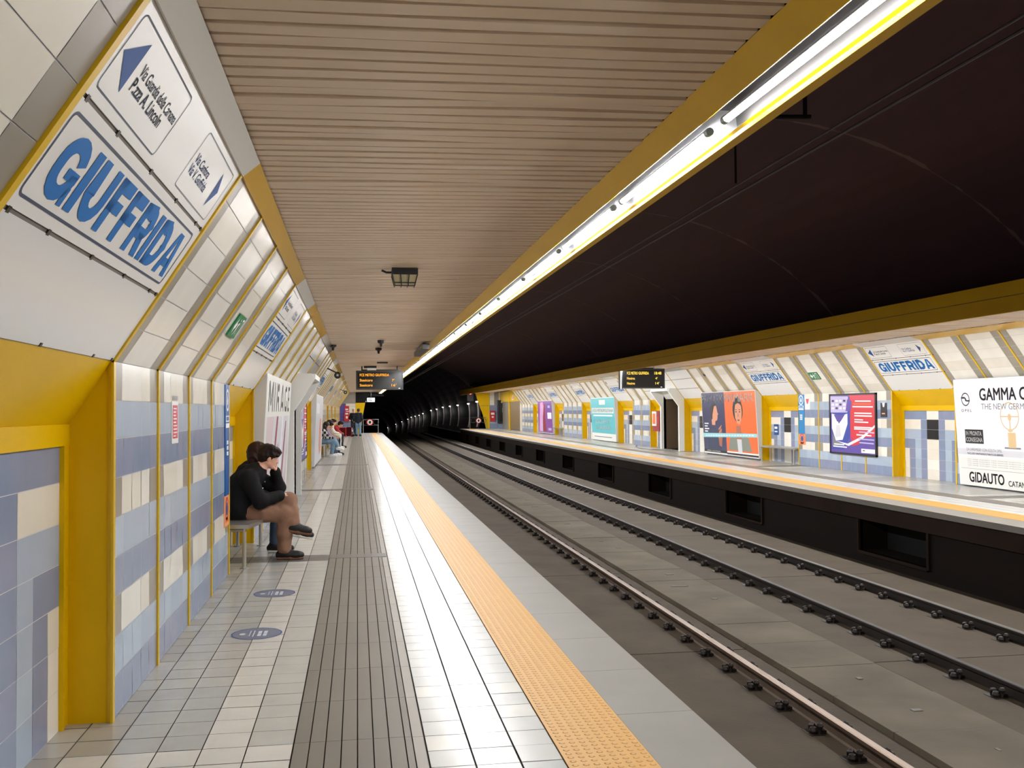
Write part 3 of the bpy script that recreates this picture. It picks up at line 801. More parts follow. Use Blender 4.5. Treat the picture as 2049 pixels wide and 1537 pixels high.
# far wall beyond the last panel: roller shutter, end walls
mb = MB(); fr = RW.fr
for i in range(22): mb.fbox(fr, -78.5, -73.2, .08 + i * .1, .17 + i * .1, .0, .03 if i % 2 else .025, WOOD_BROWN)
mb.fbox(fr, -78.6, -73.1, 0, 2.3, -.05, .005, GROOVE)
sh = tag(mb.build('roller_shutter', loc=fr.p(-76, 0)), 'brown slatted roller shutter near the far end of the far wall', 'shutter')
mb = MB(); mb.fbox(fr, -84, -72.85, 2.28, 3.15, 0, .08, YELLOW); mb.fbox(fr, -84, -72.9, 0, 2.3, -.2, -.06, T_GREY); mb.fbox(fr, -73.2, -72.85, 0, 3, 0, .1, T_WHITE); mb.fbox(fr, -78.9, -78.5, 0, 3, 0, .1, YELLOW); mb.build('end_bay', RW.root)
er = struct_root('wall_far_right'); ef = Fr((0, Y_ENDR, 0), (1, 0, 0), (0, 0, 1))
m = MB(); m.fpoly(ef, [(10.02, 3.3), (10.35, 2.3), (10.75, 1.2), (11.02, 0), (11.32, 0), (11.32, 3.3)], YELLOW, .02)
for z in (1.95,): m.fbox(ef, 10.5, 11.3, z, z + .03, .02, .03, GROOVE)
m.fbox(ef, 11.27, 11.34, 0, 3.2, .0, .05, YELLOW_RIB); m.build('yellow_flare', er)
m = MB(); m.rect(ef, 11.32, 0, 13.0, 3.3, T_GREY, .0)
for r in range(14):
    z0, z1 = r * .225, (r + 1) * .225
    for i in range(4):
        mm = T_MID if r < 2 else (T_LIGHT if r == 2 else (T_WHITE if (r in (3,) and i % 2 == 0) else (T_WHITE if r > 8 and i % 2 == 0 else T_GREY if r > 8 else T_MID2)))
        LW.tiles(m, ef, 11.36 + i * .4, 11.36 + (i + 1) * .4, z0, z1, mm)
m.build('end_tiles', er)
el = struct_root('wall_far_left'); lf = Fr((0, Y_ENDL, 0), (1, 0, 0), (0, 0, 1))
m = MB(); m.fpoly(lf, [(-.12, 2.2), (.56, 2.2), (.42, 1.4), (.30, .6), (.22, 0), (-.12, 0)], YELLOW, .02); m.fpoly(lf, [(-.12, 2.2), (-.12, 3.0), (.9, 3.0), (.56, 2.2)], VOID, .02); m.build('yellow_flare', el)
m = MB(); m.rect(lf, -1.6, 0, -.12, 3.05, T_GREY, .0)
for r in range(14):
    for i in range(5):
        LW.tiles(m, lf, -1.3 + i * .235, -1.3 + (i + 1) * .235, r * .215, (r + 1) * .215, T_MID if r < 4 else (P_VIOLET if r < 10 and i < 2 else T_WHITE2 if r < 10 else T_GREY))
m.build('end_tiles', el)

# ------------------------------------------------------------------ ceilings and lamp troughs
def slats(x0, x1, z0, z1, y0, y1, name, pitch=.113):
    mb = MB(); mb.poly([(x0, y0, z0 + .07), (x1, y0, z1 + .07), (x1, y1, z1 + .07), (x0, y1, z0 + .07)], SLAT_GAP)
    y = y0; N = 9
    while y < y1:
        w = pitch - .015; ph = random.uniform(0, 6); amp = random.choice((.0008, .002, .005))
        vs = []
        for j in range(N):
            t = j / (N - 1); x = x0 + (x1 - x0) * t; z = z0 + (z1 - z0) * t + amp * math.sin(ph + t * 5) + random.uniform(-.0004, .0004)
            zz = z + amp * .8 * math.cos(ph * 2 + t * 4)
            vs += [(x, y, z + .032), (x, y + .006, z), (x, y + w - .006, zz), (x, y + w, zz + .032)]
        fs = []
        for j in range(N - 1):
            for e in range(3): fs.append((j * 4 + e, j * 4 + e + 1, j * 4 + 5 + e, j * 4 + 4 + e))
        mb.mesh(vs, fs, SLAT); y += pitch
    struct(mb.build(name))
slats(-.535, 1.461, 2.975, 3.006, Y_BACK, 75, 'ceiling')
slats(9.03, 11.33, 3.05, 3.09, Y_BACK, Y_ENDR, 'ceiling', .16)
def trough(xo, sg, z, y0, y1, name, zb, lip=.012, back=REFLECTOR):
    """xo outer face, sg +1 when the track lies at larger x"""
    X = lambda d: xo - sg * d
    pr = [(X(.37), zb, None), (X(.258), z + .015, YELLOW_FASCIA), (X(.252), z + .017, YELLOW_FASCIA), (X(.235), z + .09, back), (X(.085), z + .09, back), (X(.078), z + .012, back), (X(.062), z + .004, YELLOW_FASCIA),
          (X(.055), z - lip, YELLOW_FASCIA), (X(.0), z - lip, YELLOW_FASCIA), (X(0), z + .19, YELLOW_FASCIA), (X(.012), z + .19, GROOVE), (X(.012), z + .2, GROOVE), (X(0), z + .2, YELLOW_FASCIA), (X(0), z + .39, YELLOW_FASCIA), (X(1.7), z + .40, SLAT_GAP)]
    mb = MB()
    for i in range(len(pr) - 1):
        a, b = pr[i], pr[i + 1]
        ys = [y0, y1]
        mb.poly([(a[0], y0, a[1]), (b[0], y0, b[1]), (b[0], y1, b[1]), (a[0], y1, a[1])], b[2])
    struct(mb.build(name))
trough(1.83, 1, 2.915, Y_BACK, 4.29, 'trim_7', 3.006, back=REFLECTOR_SHADE)
trough(1.83, 1, 2.915, 4.29, 75, 'trim_7', 3.006)
trough(8.70, -1, 2.915, Y_BACK, Y_ENDR, 'trim_8', 3.05, .028)
mb = MB(); mb.box(.2, 2.0, 75.0, 75.3, 2.72, 3.4, VOID); struct(mb.build('trim_9'))

tube_m = MB()
for k_ in range(10):                                    # glowing lower half, opaque white back
    t0, t1 = math.radians(36 * k_), math.radians(36 * (k_ + 1)); r_ = .019
    tube_m.poly([(r_ * math.cos(t0), -.75, r_ * math.sin(t0)), (r_ * math.cos(t1), -.75, r_ * math.sin(t1)), (r_ * math.cos(t1), .75, r_ * math.sin(t1)), (r_ * math.cos(t0), .75, r_ * math.sin(t0))], TUBE if k_ >= 5 else REFLECTOR)
cap_m = MB().tube([(0, -.02, 0), (0, .02, 0)], .02, TUBE_CAP, 8)
T0 = {}
def fluorescent(x, y, z, label, group, caps, gm):
    t = thing('fluorescent_tube', label, 'lamp', (x, y, z), group)
    if 'cap' not in T0:
        T0['cap'] = cap_m.build('end_cap'); c = T0['cap']; c.parent = t; c.location = (0, -.77, 0); c2 = c.copy(); COL.objects.link(c2); c2.parent = t; c2.location = (0, .77, 0)
    elif caps:
        for d in (-.77, .77):
            c = T0['cap'].copy(); COL.objects.link(c); c.parent = t; c.location = (0, d, 0)
    if gm.name not in T0:
        m = MB(); m.v = list(tube_m.v); m.f = list(tube_m.f); m.m = list(tube_m.m); m.mats = [REFLECTOR, gm]; T0[gm.name] = m.build('glass_tube'); a = T0[gm.name]
    else: a = T0[gm.name].copy(); COL.objects.link(a)
    a.parent = t; a.location = (0, 0, 0)
def tube_row(x, z, y, yend, pitch, where, group, seen_from, capped):
    i = 0; b = 0
    while y < yend:
        if y + .8 < seen_from: b += 1; lab = 'glowing ceiling tube %s behind the first one in view, %s' % (nth(b), where)
        else: i += 1; lab = nth(i) + ' glowing fluorescent tube counted from the camera, ' + where
        fluorescent(x, y, z, lab, group, y < capped, TUBE_FAR if capped < 0 else (TUBE_DIM if y < 4.2 else TUBE)); y += pitch
tube_row(1.662, 2.937, 3.43 - 1.76 * 4, 74, 1.76, 'in the near yellow trough', 'tubes in the near lamp trough', 2.5, 30)
tube_row(8.885, 2.938, -3.0, 82, 1.76, 'in the far platform trough', 'tubes in the far lamp trough', 12, -99)

# ------------------------------------------------------------------ posters
def billboard(W, a0, a1, z0, z1, cb, ct, label, name='advertising_billboard'):
    base = W.fr.p(a0, z0, cb); top = W.fr.p(a0, z1, ct)
    up = np.array(top) - np.array(base); h = np.linalg.norm(up)
    fr = Fr(base, W.fr.r, up); w = a1 - a0
    t = thing(name, label, 'poster', W.fr.p((a0 + a1) / 2, 0, cb))
    MB().fbox(fr, .013, w - .013, 0, h, -.035, 0, WHITE_P).build('backing_board', t)
    for a in (.3, w - .3): MB().tube([W.fr.p(a0 + a, z1 - .12, 0), W.fr.p(a0 + a, z1 - .14, ct - .03)], .012, STEEL, 6).build('wall_bracket', t)
    for a in (0, w):
        q = W.fr; aa = a0 + a; e = .003 if a == 0 else -.003
        MB().hexa([q.p(aa, z0, .004), q.p(aa + e * 4, z0, .004), q.p(aa + e * 4, z0, cb - .003), q.p(aa, z0, cb - .003), q.p(aa, z1 - .02, .004), q.p(aa + e * 4, z1 - .02, .004), q.p(aa + e * 4, z1 - .02, ct - .003), q.p(aa, z1 - .02, ct - .003)], PALE_GREY).build('side_panel', t)
    return t, fr, w, h

# car dealer billboard, far wall, right edge of the photograph
t, fr, w, h = billboard(RW, -18.38, -13.75, .03, 2.17, .10, .22, 'big white car advertisement billboard with GAMMA and GIDAUTO lettering')
m = MB(); m.rect(fr, 0, .58, w, h, P_PALE, .001).rect(fr, 0, 0, w, .58, WHITE_P, .001).rect(fr, 0, .62, w, .74, P_PALE2, .0015).rect(fr, 0, .74, w, .77, P_PALE, .0018)
m.rect(fr, .08, .34, w, .345, GREY_INK, .002)
m.rect(fr, .80, 1.68, .806, 1.98, P_PALE2, .002)
m.rect(fr, .28, .85, .86, 1.13, BLACK_INK, .002)
# wheel trophy on a plinth
cx = 1.62
m.ring(fr, cx + .06, 1.40, .27, .27, .022, P_GOLD, .0025).rect(fr, cx - .02, .80, cx + .20, 1.09, P_GOLD, .003).rect(fr, cx - .14, .78, cx + .32, .81, GREY_INK, .0022)
m.rect(fr, cx - .19, 1.385, cx + .31, 1.405, P_GOLD, .003).rect(fr, cx + .045, 1.1, cx + .075, 1.4, P_GOLD, .003).ell(fr, cx + .06, 1.38, .05, .07, P_GOLD, .0035).ell(fr, cx + .06, 1.13, .07, .03, P_GOLD, .0035)
m.rect(fr, cx + .5, .80, cx + .75, 1.0, P_GOLD, .003).ell(fr, cx + 1.3, 1.0, .8, .22, P_PALE2, .003)
# round emblem with a horizontal flash
m.ring(fr, .37, 1.735, .135, .135, .022, BLACK_INK, .003)
m.fpoly(fr, [(.225, 1.75), (.385, 1.75), (.345, 1.785), (.235, 1.785)], BLACK_INK, .0035).fpoly(fr, [(.345, 1.785), (.385, 1.76), (.42, 1.70), (.36, 1.70)], BLACK_INK, .0035).fpoly(fr, [(.36, 1.72), (.515, 1.72), (.505, 1.69), (.40, 1.69)], BLACK_INK, .0035)
m.build('printed_picture', t)
m = MB()
m.text('O P E L', fr, .215, 1.485, .335, .052, BLACK_INK, .004, .01)
m.text('GAMMA C', fr, .83, 1.71, 1.36, .235, BLACK_INK, .004, .022); m.text('THE NEW GERMAN', fr, .86, 1.53, 1.50, .115, GREY_INK, .004)
m.text('IN PRONTA', fr, .31, 1.01, .50, .085, WHITE_INK, .004, .02); m.text('CONSEGNA', fr, .31, .885, .52, .085, WHITE_INK, .004, .02)
m.text('DA 249€/MESE* CON SCELTA OPEL', fr, .30, .70, 1.1, .062, GREY_INK, .004); m.text('INCLUSO VANTAGGI E TANTO DI SERVIZI', fr, .32, .63, 1.1, .036, BLACK_INK, .004, .02)
m.text('GIDAUTO', fr, .33, .075, 1.07, .20, BLACK_INK, .004, .025); m.text('CATANIA', fr, 1.52, .065, .62, .105, BLACK_INK, .004, .012)
for i in range(4): m.text('tan taeg anticipo rate mensili importo totale', fr, .30, .52 - i * .04, 1.9, .018, GREY_INK, .004)
m.build('lettering', t)

# clothes shop billboard: navy half and orange half
t, fr, w, h = billboard(RW, -33.3, -28.5, .05, 2.18, .11, .22, 'wide fashion billboard with navy and orange portrait halves on the far wall')
m = MB(); c2 = w * .455
m.rect(fr, .03, .14, c2, h - .02, P_NAVY, .001).rect(fr, c2, .14, w - .03, h - .02, P_ORANGE, .001)
m.rect(fr, .03, .05, c2, .14, BLACK_INK, .001).rect(fr, c2, .09, w - .03, .14, WHITE_INK, .001).rect(fr, c2, .03, w - .03, .09, BLACK_INK, .001)
# man in profile
S = lambda P, x0, y0, s: [(x0 + a * s[0], y0 + b * s[1]) for a, b in P]
m.fpoly(fr, S([(-.75, -1.6), (-.70, -.95), (-.42, -.62), (-.16, -.5), (.15, -.56), (.45, -.72), (.62, -1.6)], 1.15, 1.28, (.95, .7)), NAVY if False else INK, .002)
m.fpoly(fr, S([(-.22, -.62), (-.24, -.2), (-.30, .18), (-.18, .46), (.06, .55), (.26, .47), (.33, .28), (.36, .12), (.46, -.02), (.37, -.08), (.37, -.2), (.32, -.34), (.12, -.42), (.10, -.62)], 1.15, 1.38, (.95, .62)), P_SKIN, .003)
m.fpoly(fr, S([(-.24, -.3), (-.34, .1), (-.27, .42), (-.05, .62), (.2, .6), (.30, .46), (.08, .42), (-.02, .2), (-.12, -.05), (-.15, -.3)], 1.15, 1.38, (.95, .62)), P_HAIR, .004)
m.fpoly(fr, S([(0, 0), (.16, .30), (.32, .38), (.44, .05), (.30, -.4), (.06, -.36)], 1.48, .62, (.9, .9)), P_SKIN_D, .004)
for k in range(3): m.fpoly(fr, S([(.02, .1), (.36, .26), (.38, .3), (.04, .15)], 1.5, .46 + k * .14, (.9, .9)), P_SKIN, .005)
for k, ww in enumerate((.4, .3, .44, .3)): m.rect(fr, .2, 1.02 - k * .09, .2 + ww, 1.06 - k * .09, WHITE_INK, .004)
# woman facing
ox = c2 + 1.12
m.fpoly(fr, S([(-1.0, -1.5), (-.82, -.85), (-.34, -.55), (.34, -.55), (.82, -.85), (1.02, -1.5)], ox, 1.12, (.95, .62)), P_GREY, .002)
m.fpoly(fr, S([(-.22, -.9), (-.2, -.2), (.2, -.2), (.22, -.9), (0, -1.05)], ox, 1.12, (.95, .62)), P_SKIN_D, .003)
m.ell(fr, ox, 1.50, .42, .40, P_HAIR, .003).ell(fr, ox + .02, 1.86, .16, .10, P_HAIR, .003)
m.fpoly(fr, S([(-.3, .12), (-.28, -.2), (-.12, -.46), (.1, -.5), (.26, -.28), (.33, .05), (.3, .34), (.05, .5), (-.2, .42)], ox + .03, 1.40, (.95, .72)), P_SKIN, .004)
m.fpoly(fr, S([(-.32, .2), (-.25, .55), (0, .66), (.3, .56), (.4, .2), (.2, .44), (0, .46), (-.2, .4)], ox + .03, 1.40, (.95, .72)), P_HAIR, .005)
for sx in (-.13, .17): m.ell(fr, ox + sx, 1.45, .055, .022, P_HAIR, .005).rect(fr, ox + sx - .07, 1.51, ox + sx + .07, 1.53, P_HAIR, .005)
m.fpoly(fr, [(ox + .02, 1.44), (ox + .0, 1.30), (ox + .08, 1.30)], P_SKIN_D, .005); m.ell(fr, ox + .04, 1.18, .09, .025, RED_D, .005)
m.fpoly(fr, S([(-.14, -1.6), (-.2, -.9), (.2, -.9), (.22, -1.6)], ox, 1.12, (.95, .62)), P_PALE2, .004)
m.fpoly(fr, [(.05, .55), (w - .05, .66), (w - .05, .77), (.05, .70)], CYAN_BAND, .006)
for k in range(18): m.fpoly(fr, S([(0, 0), (.17, .004), (.17, .036), (0, .032)], .25 + k * .24, .60 + k * .0055, (1, 1)), WHITE_INK, .007)
m.build('printed_picture', t)
MB().text('PRIMARK', fr, .07, 1.76, c2 - .16, .26, P_PALE2, .006, .004).text('PRIMARK', fr, c2 + .06, 1.78, w - c2 - .2, .26, WHITE_INK, .006, .004).text('APRE A CATANIA', fr, .3, .075, 1.3, .04, WHITE_INK, .006).build('lettering', t)

# teal billboard
t, fr, w, h = billboard(RW, -50.1, -45.3, .04, 2.2, .10, .2, 'teal and white billboard with only text on the far wall')
m = MB(); m.rect(fr, .03, .36, w - .03, h - .03, TEAL, .001).rect(fr, .03, .03, w - .03, .36, WHITE_P, .001).rect(fr, 0.2, 1.37, w - .2, 1.64, WHITE_P, .002).rect(fr, 1.8, 1.80, 3.0, 2.04, WHITE_P, .002)
m.rect(fr, .5, 1.22, w - .5, 1.29, WHITE_INK, .002); m.rect(fr, .5, .16, w - .8, .20, GREY_INK, .002)
m.build('printed_picture', t)
MB().text('AREA METROPOLITANA', fr, .3, 1.42, w - .6, .17, TEAL, .004, .01).text('SCALE APERTE', fr, .9, .86, w - 1.8, .19, WHITE_INK, .004, .02).text('E CONDIZIONI', fr, .9, .56, w - 1.8, .18, WHITE_INK, .004, .02).build('lettering', t)
# purple and pink billboard
t, fr, w, h = billboard(RW, -65.4, -60.5, .07, 2.2, .10, .2, 'pink and purple billboard far down the far wall')
m = MB(); m.rect(fr, .03, .03, w - .03, h - .03, P_PURPLE, .001)
m.fpoly(fr, [(.3, .1), (.6, 1.2), (.9, 2.0), (1.9, 2.05), (2.3, 1.5), (2.1, .8), (2.5, .1)], P_PINK, .002).fpoly(fr, [(1.5, .1), (1.7, 1.0), (2.2, 1.9), (2.6, 1.9), (2.4, 1.0), (2.8, .1)], RED_D, .003)
m.fpoly(fr, [(.9, .1), (1.1, 1.1), (1.4, 1.9), (1.7, 1.8), (1.5, 1.0), (1.6, .1)], P_LILAC, .003)
m.rect(fr, 3.2, 1.5, 4.5, 1.95, P_VIOLET, .002).rect(fr, 3.3, .95, 4.6, 1.35, P_PALE, .002).rect(fr, 3.5, 1.65, 4.2, 1.8, P_LILAC, .003).rect(fr, 3.4, .2, 4.4, .35, P_LILAC, .003).build('printed_picture', t)
# tall white billboard on the near wall
t, fr, w, h = billboard(LW, 12.5, 17.0, .22, 2.1, .07, .17, 'tall white MIRAGE billboard leaning on the wall behind the seated couple')
m = MB(); m.rect(fr, .02, .02, w - .02, h - .02, WHITE_P, .001); m.rect(fr, .25, .15, w - .25, 1.33, P_PALE2, .002)
m.fpoly(fr, [(.25, .15), (.9, .15), (1.3, 1.33), (.25, 1.33)], P_ROSE, .003)
m.fpoly(fr, [(1.25, .3), (1.55, .3), (2.05, 1.33), (1.80, 1.33)], P_STREAK, .004).fpoly(fr, [(2.05, .3), (2.2, .3), (2.25, .95), (2.15, .9)], P_STREAK, .004).fpoly(fr, [(3.0, .3), (3.3, .3), (3.65, 1.25), (3.5, 1.25)], P_STREAK, .004)
m.fpoly(fr, [(2.4, .15), (2.9, .15), (3.0, 1.33), (2.7, 1.33)], P_PALE, .004).fpoly(fr, [(3.6, .15), (4.2, .15), (4.2, 1.0)], P_ROSE, .004)
m.build('printed_picture', t)
m = MB()
x0 = .3; y0 = 1.40; y1 = 1.80
def bar(a, b, wd=.035): m.fpoly(fr, [(a[0] - wd, a[1]), (a[0] + wd, a[1]), (b[0] + wd, b[1]), (b[0] - wd, b[1])], BLACK_INK, .004)
bar((.38, y0), (.42, y1)); bar((.42, y1), (.68, y0 + .08)); bar((.68, y0 + .08), (.92, y1)); bar((.92, y1), (.96, y0))         # M
bar((1.25, y0), (1.25, y1))                                                                                                   # I
bar((1.6, y0), (1.6, y1)); m.ell(fr, 1.85, y1 - .06, .13, .06, BLACK_INK, .004); m.ell(fr, 1.85, y0 + .17, .12, .05, BLACK_INK, .004); bar((1.78, y0 + .2), (2.05, y0))   # R
bar((2.35, y0), (2.6, y1)); bar((2.85, y0), (2.6, y1)); m.ell(fr, 2.62, y0 + .1, .1, .05, BLACK_INK, .004)                     # A
bar((3.15, y0 + .05), (3.15, y1 - .05)); m.ell(fr, 3.35, y1 - .05, .13, .045, BLACK_INK, .004); m.ell(fr, 3.35, y0 + .04, .13, .045, BLACK_INK, .004); bar((3.5, y0), (3.5, y0 + .17))   # G
bar((3.85, y0), (3.85, y1)); m.ell(fr, 4.0, y1 - .03, .12, .035, BLACK_INK, .004); m.ell(fr, 4.0, y0 + .03, .12, .035, BLACK_INK, .004); m.ell(fr, 3.97, (y0 + y1) / 2, .09, .03, BLACK_INK, .004)   # E
m.build('lettering', t)
t, fr, w, h = billboard(LW, 28.0, 33.4, .05, 2.1, .07, .15, 'pale grey billboard with a rust coloured figure before the plaid shirt group')
m = MB(); m.rect(fr, .02, .02, w - .02, h - .02, P_PALE2, .001).fpoly(fr, [(2.6, .5), (3.0, 1.2), (3.4, 1.3), (4.2, .9), (4.6, .3), (3.2, .2)], P_SKIN, .002).fpoly(fr, [(3.0, .9), (3.2, 1.35), (3.8, 1.3), (3.7, .8)], ORANGE_D, .003).rect(fr, .3, 1.5, 2.6, 1.8, P_PALE, .002).build('printed_picture', t)

# framed event posters: red, violet and white
def event_poster(W, a0, a1, z0, z1, label):
    fr = W.fr.at(a0, z0, .03); w, h = a1 - a0, z1 - z0
    t = thing('framed_event_poster', label, 'poster', W.fr.p((a0 + a1) / 2, z0, 0))
    m = MB(); e = .055
    m.fbox(fr, 0, w, 0, e * .8, -.03, .015, BLACKP).fbox(fr, 0, w, h - e * .8, h, -.03, .015, BLACKP).fbox(fr, 0, e, 0, h, -.03, .015, BLACKP).fbox(fr, w - e, w, 0, h, -.03, .015, BLACKP)
    m.build('black_frame', t)
    sx, sy = (w - 2 * e), (h - 1.6 * e); q = fr.at(e, .8 * e, 0)
    m = MB(); P = lambda pts, mt, c: m.fpoly(q, [(a * sx, b * sy) for a, b in pts], mt, c)
    P([(0, 0), (1, 0), (1, 1), (0, 1)], P_VIOLET, .001)
    P([(.46, .25), (1, .3), (1, 1), (.46, 1)], P_CRIM, .002); P([(.5, .93), (1, .9), (1, 1), (.42, 1)], PINKRED, .003)
    P([(.02, .05), (.3, .05), (.46, .3), (.46, .7), (.4, .95), (.02, .98)], P_BLUE, .003)
    P([(0, .7), (.4, .7), (.42, .98), (0, .99)], P_LILAC, .004)
    P([(.03, .42), (.03, .68), (.12, .66), (.2, .5), (.32, .66), (.4, .68), (.4, .5), (.28, .22), (.12, .2)], WHITE_INK, .005)
    P([(.16, .54), (.24, .54), (.34, .66), (.08, .66)], P_VIOLET, .006); P([(.1, .25), (.14, .48), (.22, .48), (.25, .28)], P_PALE2, .006)
    P([(.04, .1), (.04, .34), (.12, .2), (.3, .14)], GREY_INK, .005)
    P([(.12, .2), (.4, .16), (.72, .30), (1, .5), (1, .46), (.74, .26), (.42, .12)], P_PALE, .007)
    P([(.5, .12), (.66, .16), (.66, .28), (.48, .24)], P_CRIM, .006)
    P([(.36, .72), (.48, .74), (.5, .9), (.4, .93)], P_VIOLET, .006)
    for b, a0_, a1_, mt in ((.885, .58, .92, WHITE_INK), (.835, .54, .92, P_ORANGE), (.79, .52, .96, P_PALE), (.68, .56, .93, WHITE_INK), (.635, .56, .94, WHITE_INK), (.57, .56, .75, P_PALE2), (.53, .56, .86, P_PALE), (.44, .55, .97, WHITE_INK), (.41, .55, .94, P_PALE), (.36, .66, .98, P_LILAC), (.31, .6, .92, WHITE_INK), (.24, .64, .98, P_LILAC), (.18, .66, .97, P_LILAC), (.13, .08, .32, WHITE_INK), (.09, .06, .38, P_PALE)):
        P([(a0_, b), (a1_, b - .006), (a1_, b + .016), (a0_, b + .022)], mt, .008)
    for i in range(3):
        for j in range(4): P([(.03 + j * .09, .89 - i * .065), (.09 + j * .09, .885 - i * .065), (.095 + j * .09, .92 - i * .065), (.04 + j * .09, .925 - i * .065)], WHITE_INK if (i + j) % 3 else INK, .007)
    P([(.70, .02), (.99, .02), (.99, .09), (.70, .09)], WHITE_INK, .008); P([(.73, .05), (.78, .05), (.78, .07), (.73, .07)], GREY_INK, .009)
    m.build('printed_picture', t)
    return t
event_poster(RW, -24.08, -21.74, .42, 1.97, 'framed red and violet event poster on the far wall between bench and car billboard')
event_poster(LW, 22.3, 24.7, .47, 1.88, 'framed red and violet event poster on the near wall beyond the MIRAGE billboard')

# ------------------------------------------------------------------ small wall signs
def exit_sign(W, a0, a1, s0, s1, label):
    fr = W.sfr; t = thing('emergency_exit_sign', label, 'sign', fr.p((a0 + a1) / 2, s0, .01), 'green exit signs')
    MB().fbox(fr, a0, a1, s0, s1, .004, .018, GREEN).build('sign_plate', t)
    w, h = a1 - a0, s1 - s0; q = fr.at(a0, s0, .019); m = MB(); R_ = lambda a, b, c, d, mt=WHITE_INK: m.rect(q, a * w, b * h, c * w, d * h, mt, .001)
    m.fpoly(q, [(a * w, b * h) for a, b in ((.08, .5), (.24, .85), (.24, .62), (.36, .62), (.36, .38), (.24, .38), (.24, .15))], WHITE_INK, .001)
    m.ell(q, .51 * w, .8 * h, .03 * w, .07 * h, WHITE_INK, .001, 10)
    for P in (((.48, .68), (.56, .68), (.54, .4), (.47, .42)), ((.47, .45), (.52, .42), (.46, .12), (.42, .12)), ((.50, .45), (.55, .42), (.62, .2), (.58, .18)), ((.40, .58), (.48, .66), (.48, .58), (.42, .5)), ((.55, .66), (.62, .56), (.64, .6), (.57, .7))):
        m.fpoly(q, [(a * w, b * h) for a, b in P], WHITE_INK, .001)
    R_(.70, .12, .92, .88); R_(.735, .12, .885, .8, GREEN); m.rect(q, .735 * w, .12 * h, .885 * w, .8 * h, GREEN, .002)
    m.build('running_figure_symbol', t); return t
exit_sign(LW, 8.09, 8.51, .42, .625, 'green emergency exit sign on the slanted near platform wall')
exit_sign(RW, -24.53, -24.02, .46, .69, 'green emergency exit sign on the slanted far wall')

def help_strip(W, a0, a1, z1, z0, label, blue):
    fr = W.fr; k = W.k; w = a1 - a0; h = z1 - z0
    t = thing('vertical_info_strip', label, 'sign', fr.p((a0 + a1) / 2, z0, 0))
    MB().fbox(fr, a0, a1, z0, z1, .004, .014, blue).build('strip_plate', t)
    q = fr.at(a0, z0, .0145); m = MB()
    m.ring(q, w * .5, h * .86, w * .38, w * .38, w * .09, WHITE_INK, .001).fpoly(q, [(w * .5, h * .86 + w * .22), (w * .36, h * .86 - w * .02), (w * .42, h * .86 - w * .16), (w * .58, h * .86 - w * .16), (w * .64, h * .86 - w * .02)], WHITE_INK, .001)
    for b0, b1 in ((.665, .72), (.61, .65)): m.rect(q, w * .08, h * b0, w * .92, h * b1, WHITE_INK, .001)
    m.rect(q, w * .2, h * .675, w * .8, h * .71, blue, .002)
    for k2 in range(3): m.rect(q, w * .3, h * (.36 + k2 * .05), w * .7, h * (.395 + k2 * .05), WHITE_INK, .001)
    m.build('printed_symbols', t); return t
help_strip(LW, 9.78, 10.07, 1.885, .80, 'tall blue information strip at the corner of the niche with the couple', STRIP_BLUE)
help_strip(RW, -25.97, -25.6, 1.985, .88, 'tall blue information strip beside the empty bench on the far wall', STRIP_CYAN)
def sticker(W, a0, a1, z0, z1, label):
    fr = W.fr; t = thing('orange_sticker', label, 'sign', fr.p((a0 + a1) / 2, z0, 0))
    MB().fbox(fr, a0, a1, z0, z1, .004, .01, ORANGE).build('sticker_sheet', t)
    q = fr.at((a0 + a1) / 2, (z0 + z1) / 2, .011); r = (a1 - a0) * .34; m = MB()
    m.ring(q, 0, .02, r, r, r * .22, PINKRED, .001).ell(q, 0, .02, r * .5, r * .55, NAVY, .001).fpoly(q, [(-r * .7, -r * .5), (r * .7, -r * .5), (r * .9, -r * .95), (-r * .9, -r * .95)], ORANGE_D, .001)
    m.build('printed_symbol', t)
sticker(LW, 9.74, 10.08, .50, .80, 'orange square sticker below the blue strip beside the couple')
sticker(RW, -25.97, -25.55, .58, .88, 'orange square sticker below the blue strip on the far wall')
fr = LW.fr; t = thing('red_white_notice', 'narrow red and white paper notice taped on blue tiles of the near wall', 'notice', fr.p(7.16, 1.42, 0))
MB().fbox(fr, 7.045, 7.29, 1.40, 1.695, .004, .008, WHITE_P).build('paper_sheet', t)
m = MB(); q = fr.at(7.045, 1.40, .0085)
m.rect(q, .03, .035, .215, .268, PINKRED, .001)
for i in range(9): m.rect(q, .05, .048 + i * .024, .05 + random.uniform(.09, .15), .057 + i * .024, WHITE_INK, .0015)
for i in range(5): m.rect(q, .035 + i * .04, .305, .06 + i * .04, .335, GREY_INK, .0005)
m.build('printed_text', t)
fr = RW.fr; t = thing('small_dark_notice', 'small dark notice with a pale top beside the red event poster on the far wall', 'notice', fr.p(-21.45, 1.4, 0))
MB().fbox(fr, -21.58, -21.30, 1.38, 1.72, .004, .012, BLACK_INK).build('notice_plate', t)
m = MB(); q = fr.at(-21.58, 1.38, .0125); m.fpoly(q, [(.08, .34), (.2, .34), (.17, .24), (.11, .24)], WHITE_INK, .001).rect(q, .06, .07, .2, .10, P_SKIN, .001).build('printed_text', t)
t = thing('small_blue_notice', 'small blue notice on the tiles of the niche behind the empty far bench', 'notice', fr.p(-27.85, .9, -.24))
MB().fbox(fr, -28.15, -27.85, .80, 1.12, -.24, -.225, NAVY).build('notice_plate', t); MB().rect(fr, -28.1, .88, -27.9, .92, WHITE_INK, -.224).rect(fr, -28.1, .98, -27.9, 1.05, WHITE_INK, -.224).build('printed_text', t)
t = thing('white_notice', 'small white notice with red marks on the far wall above the bench strip', 'notice', fr.p(-25.4, 1.6, 0))
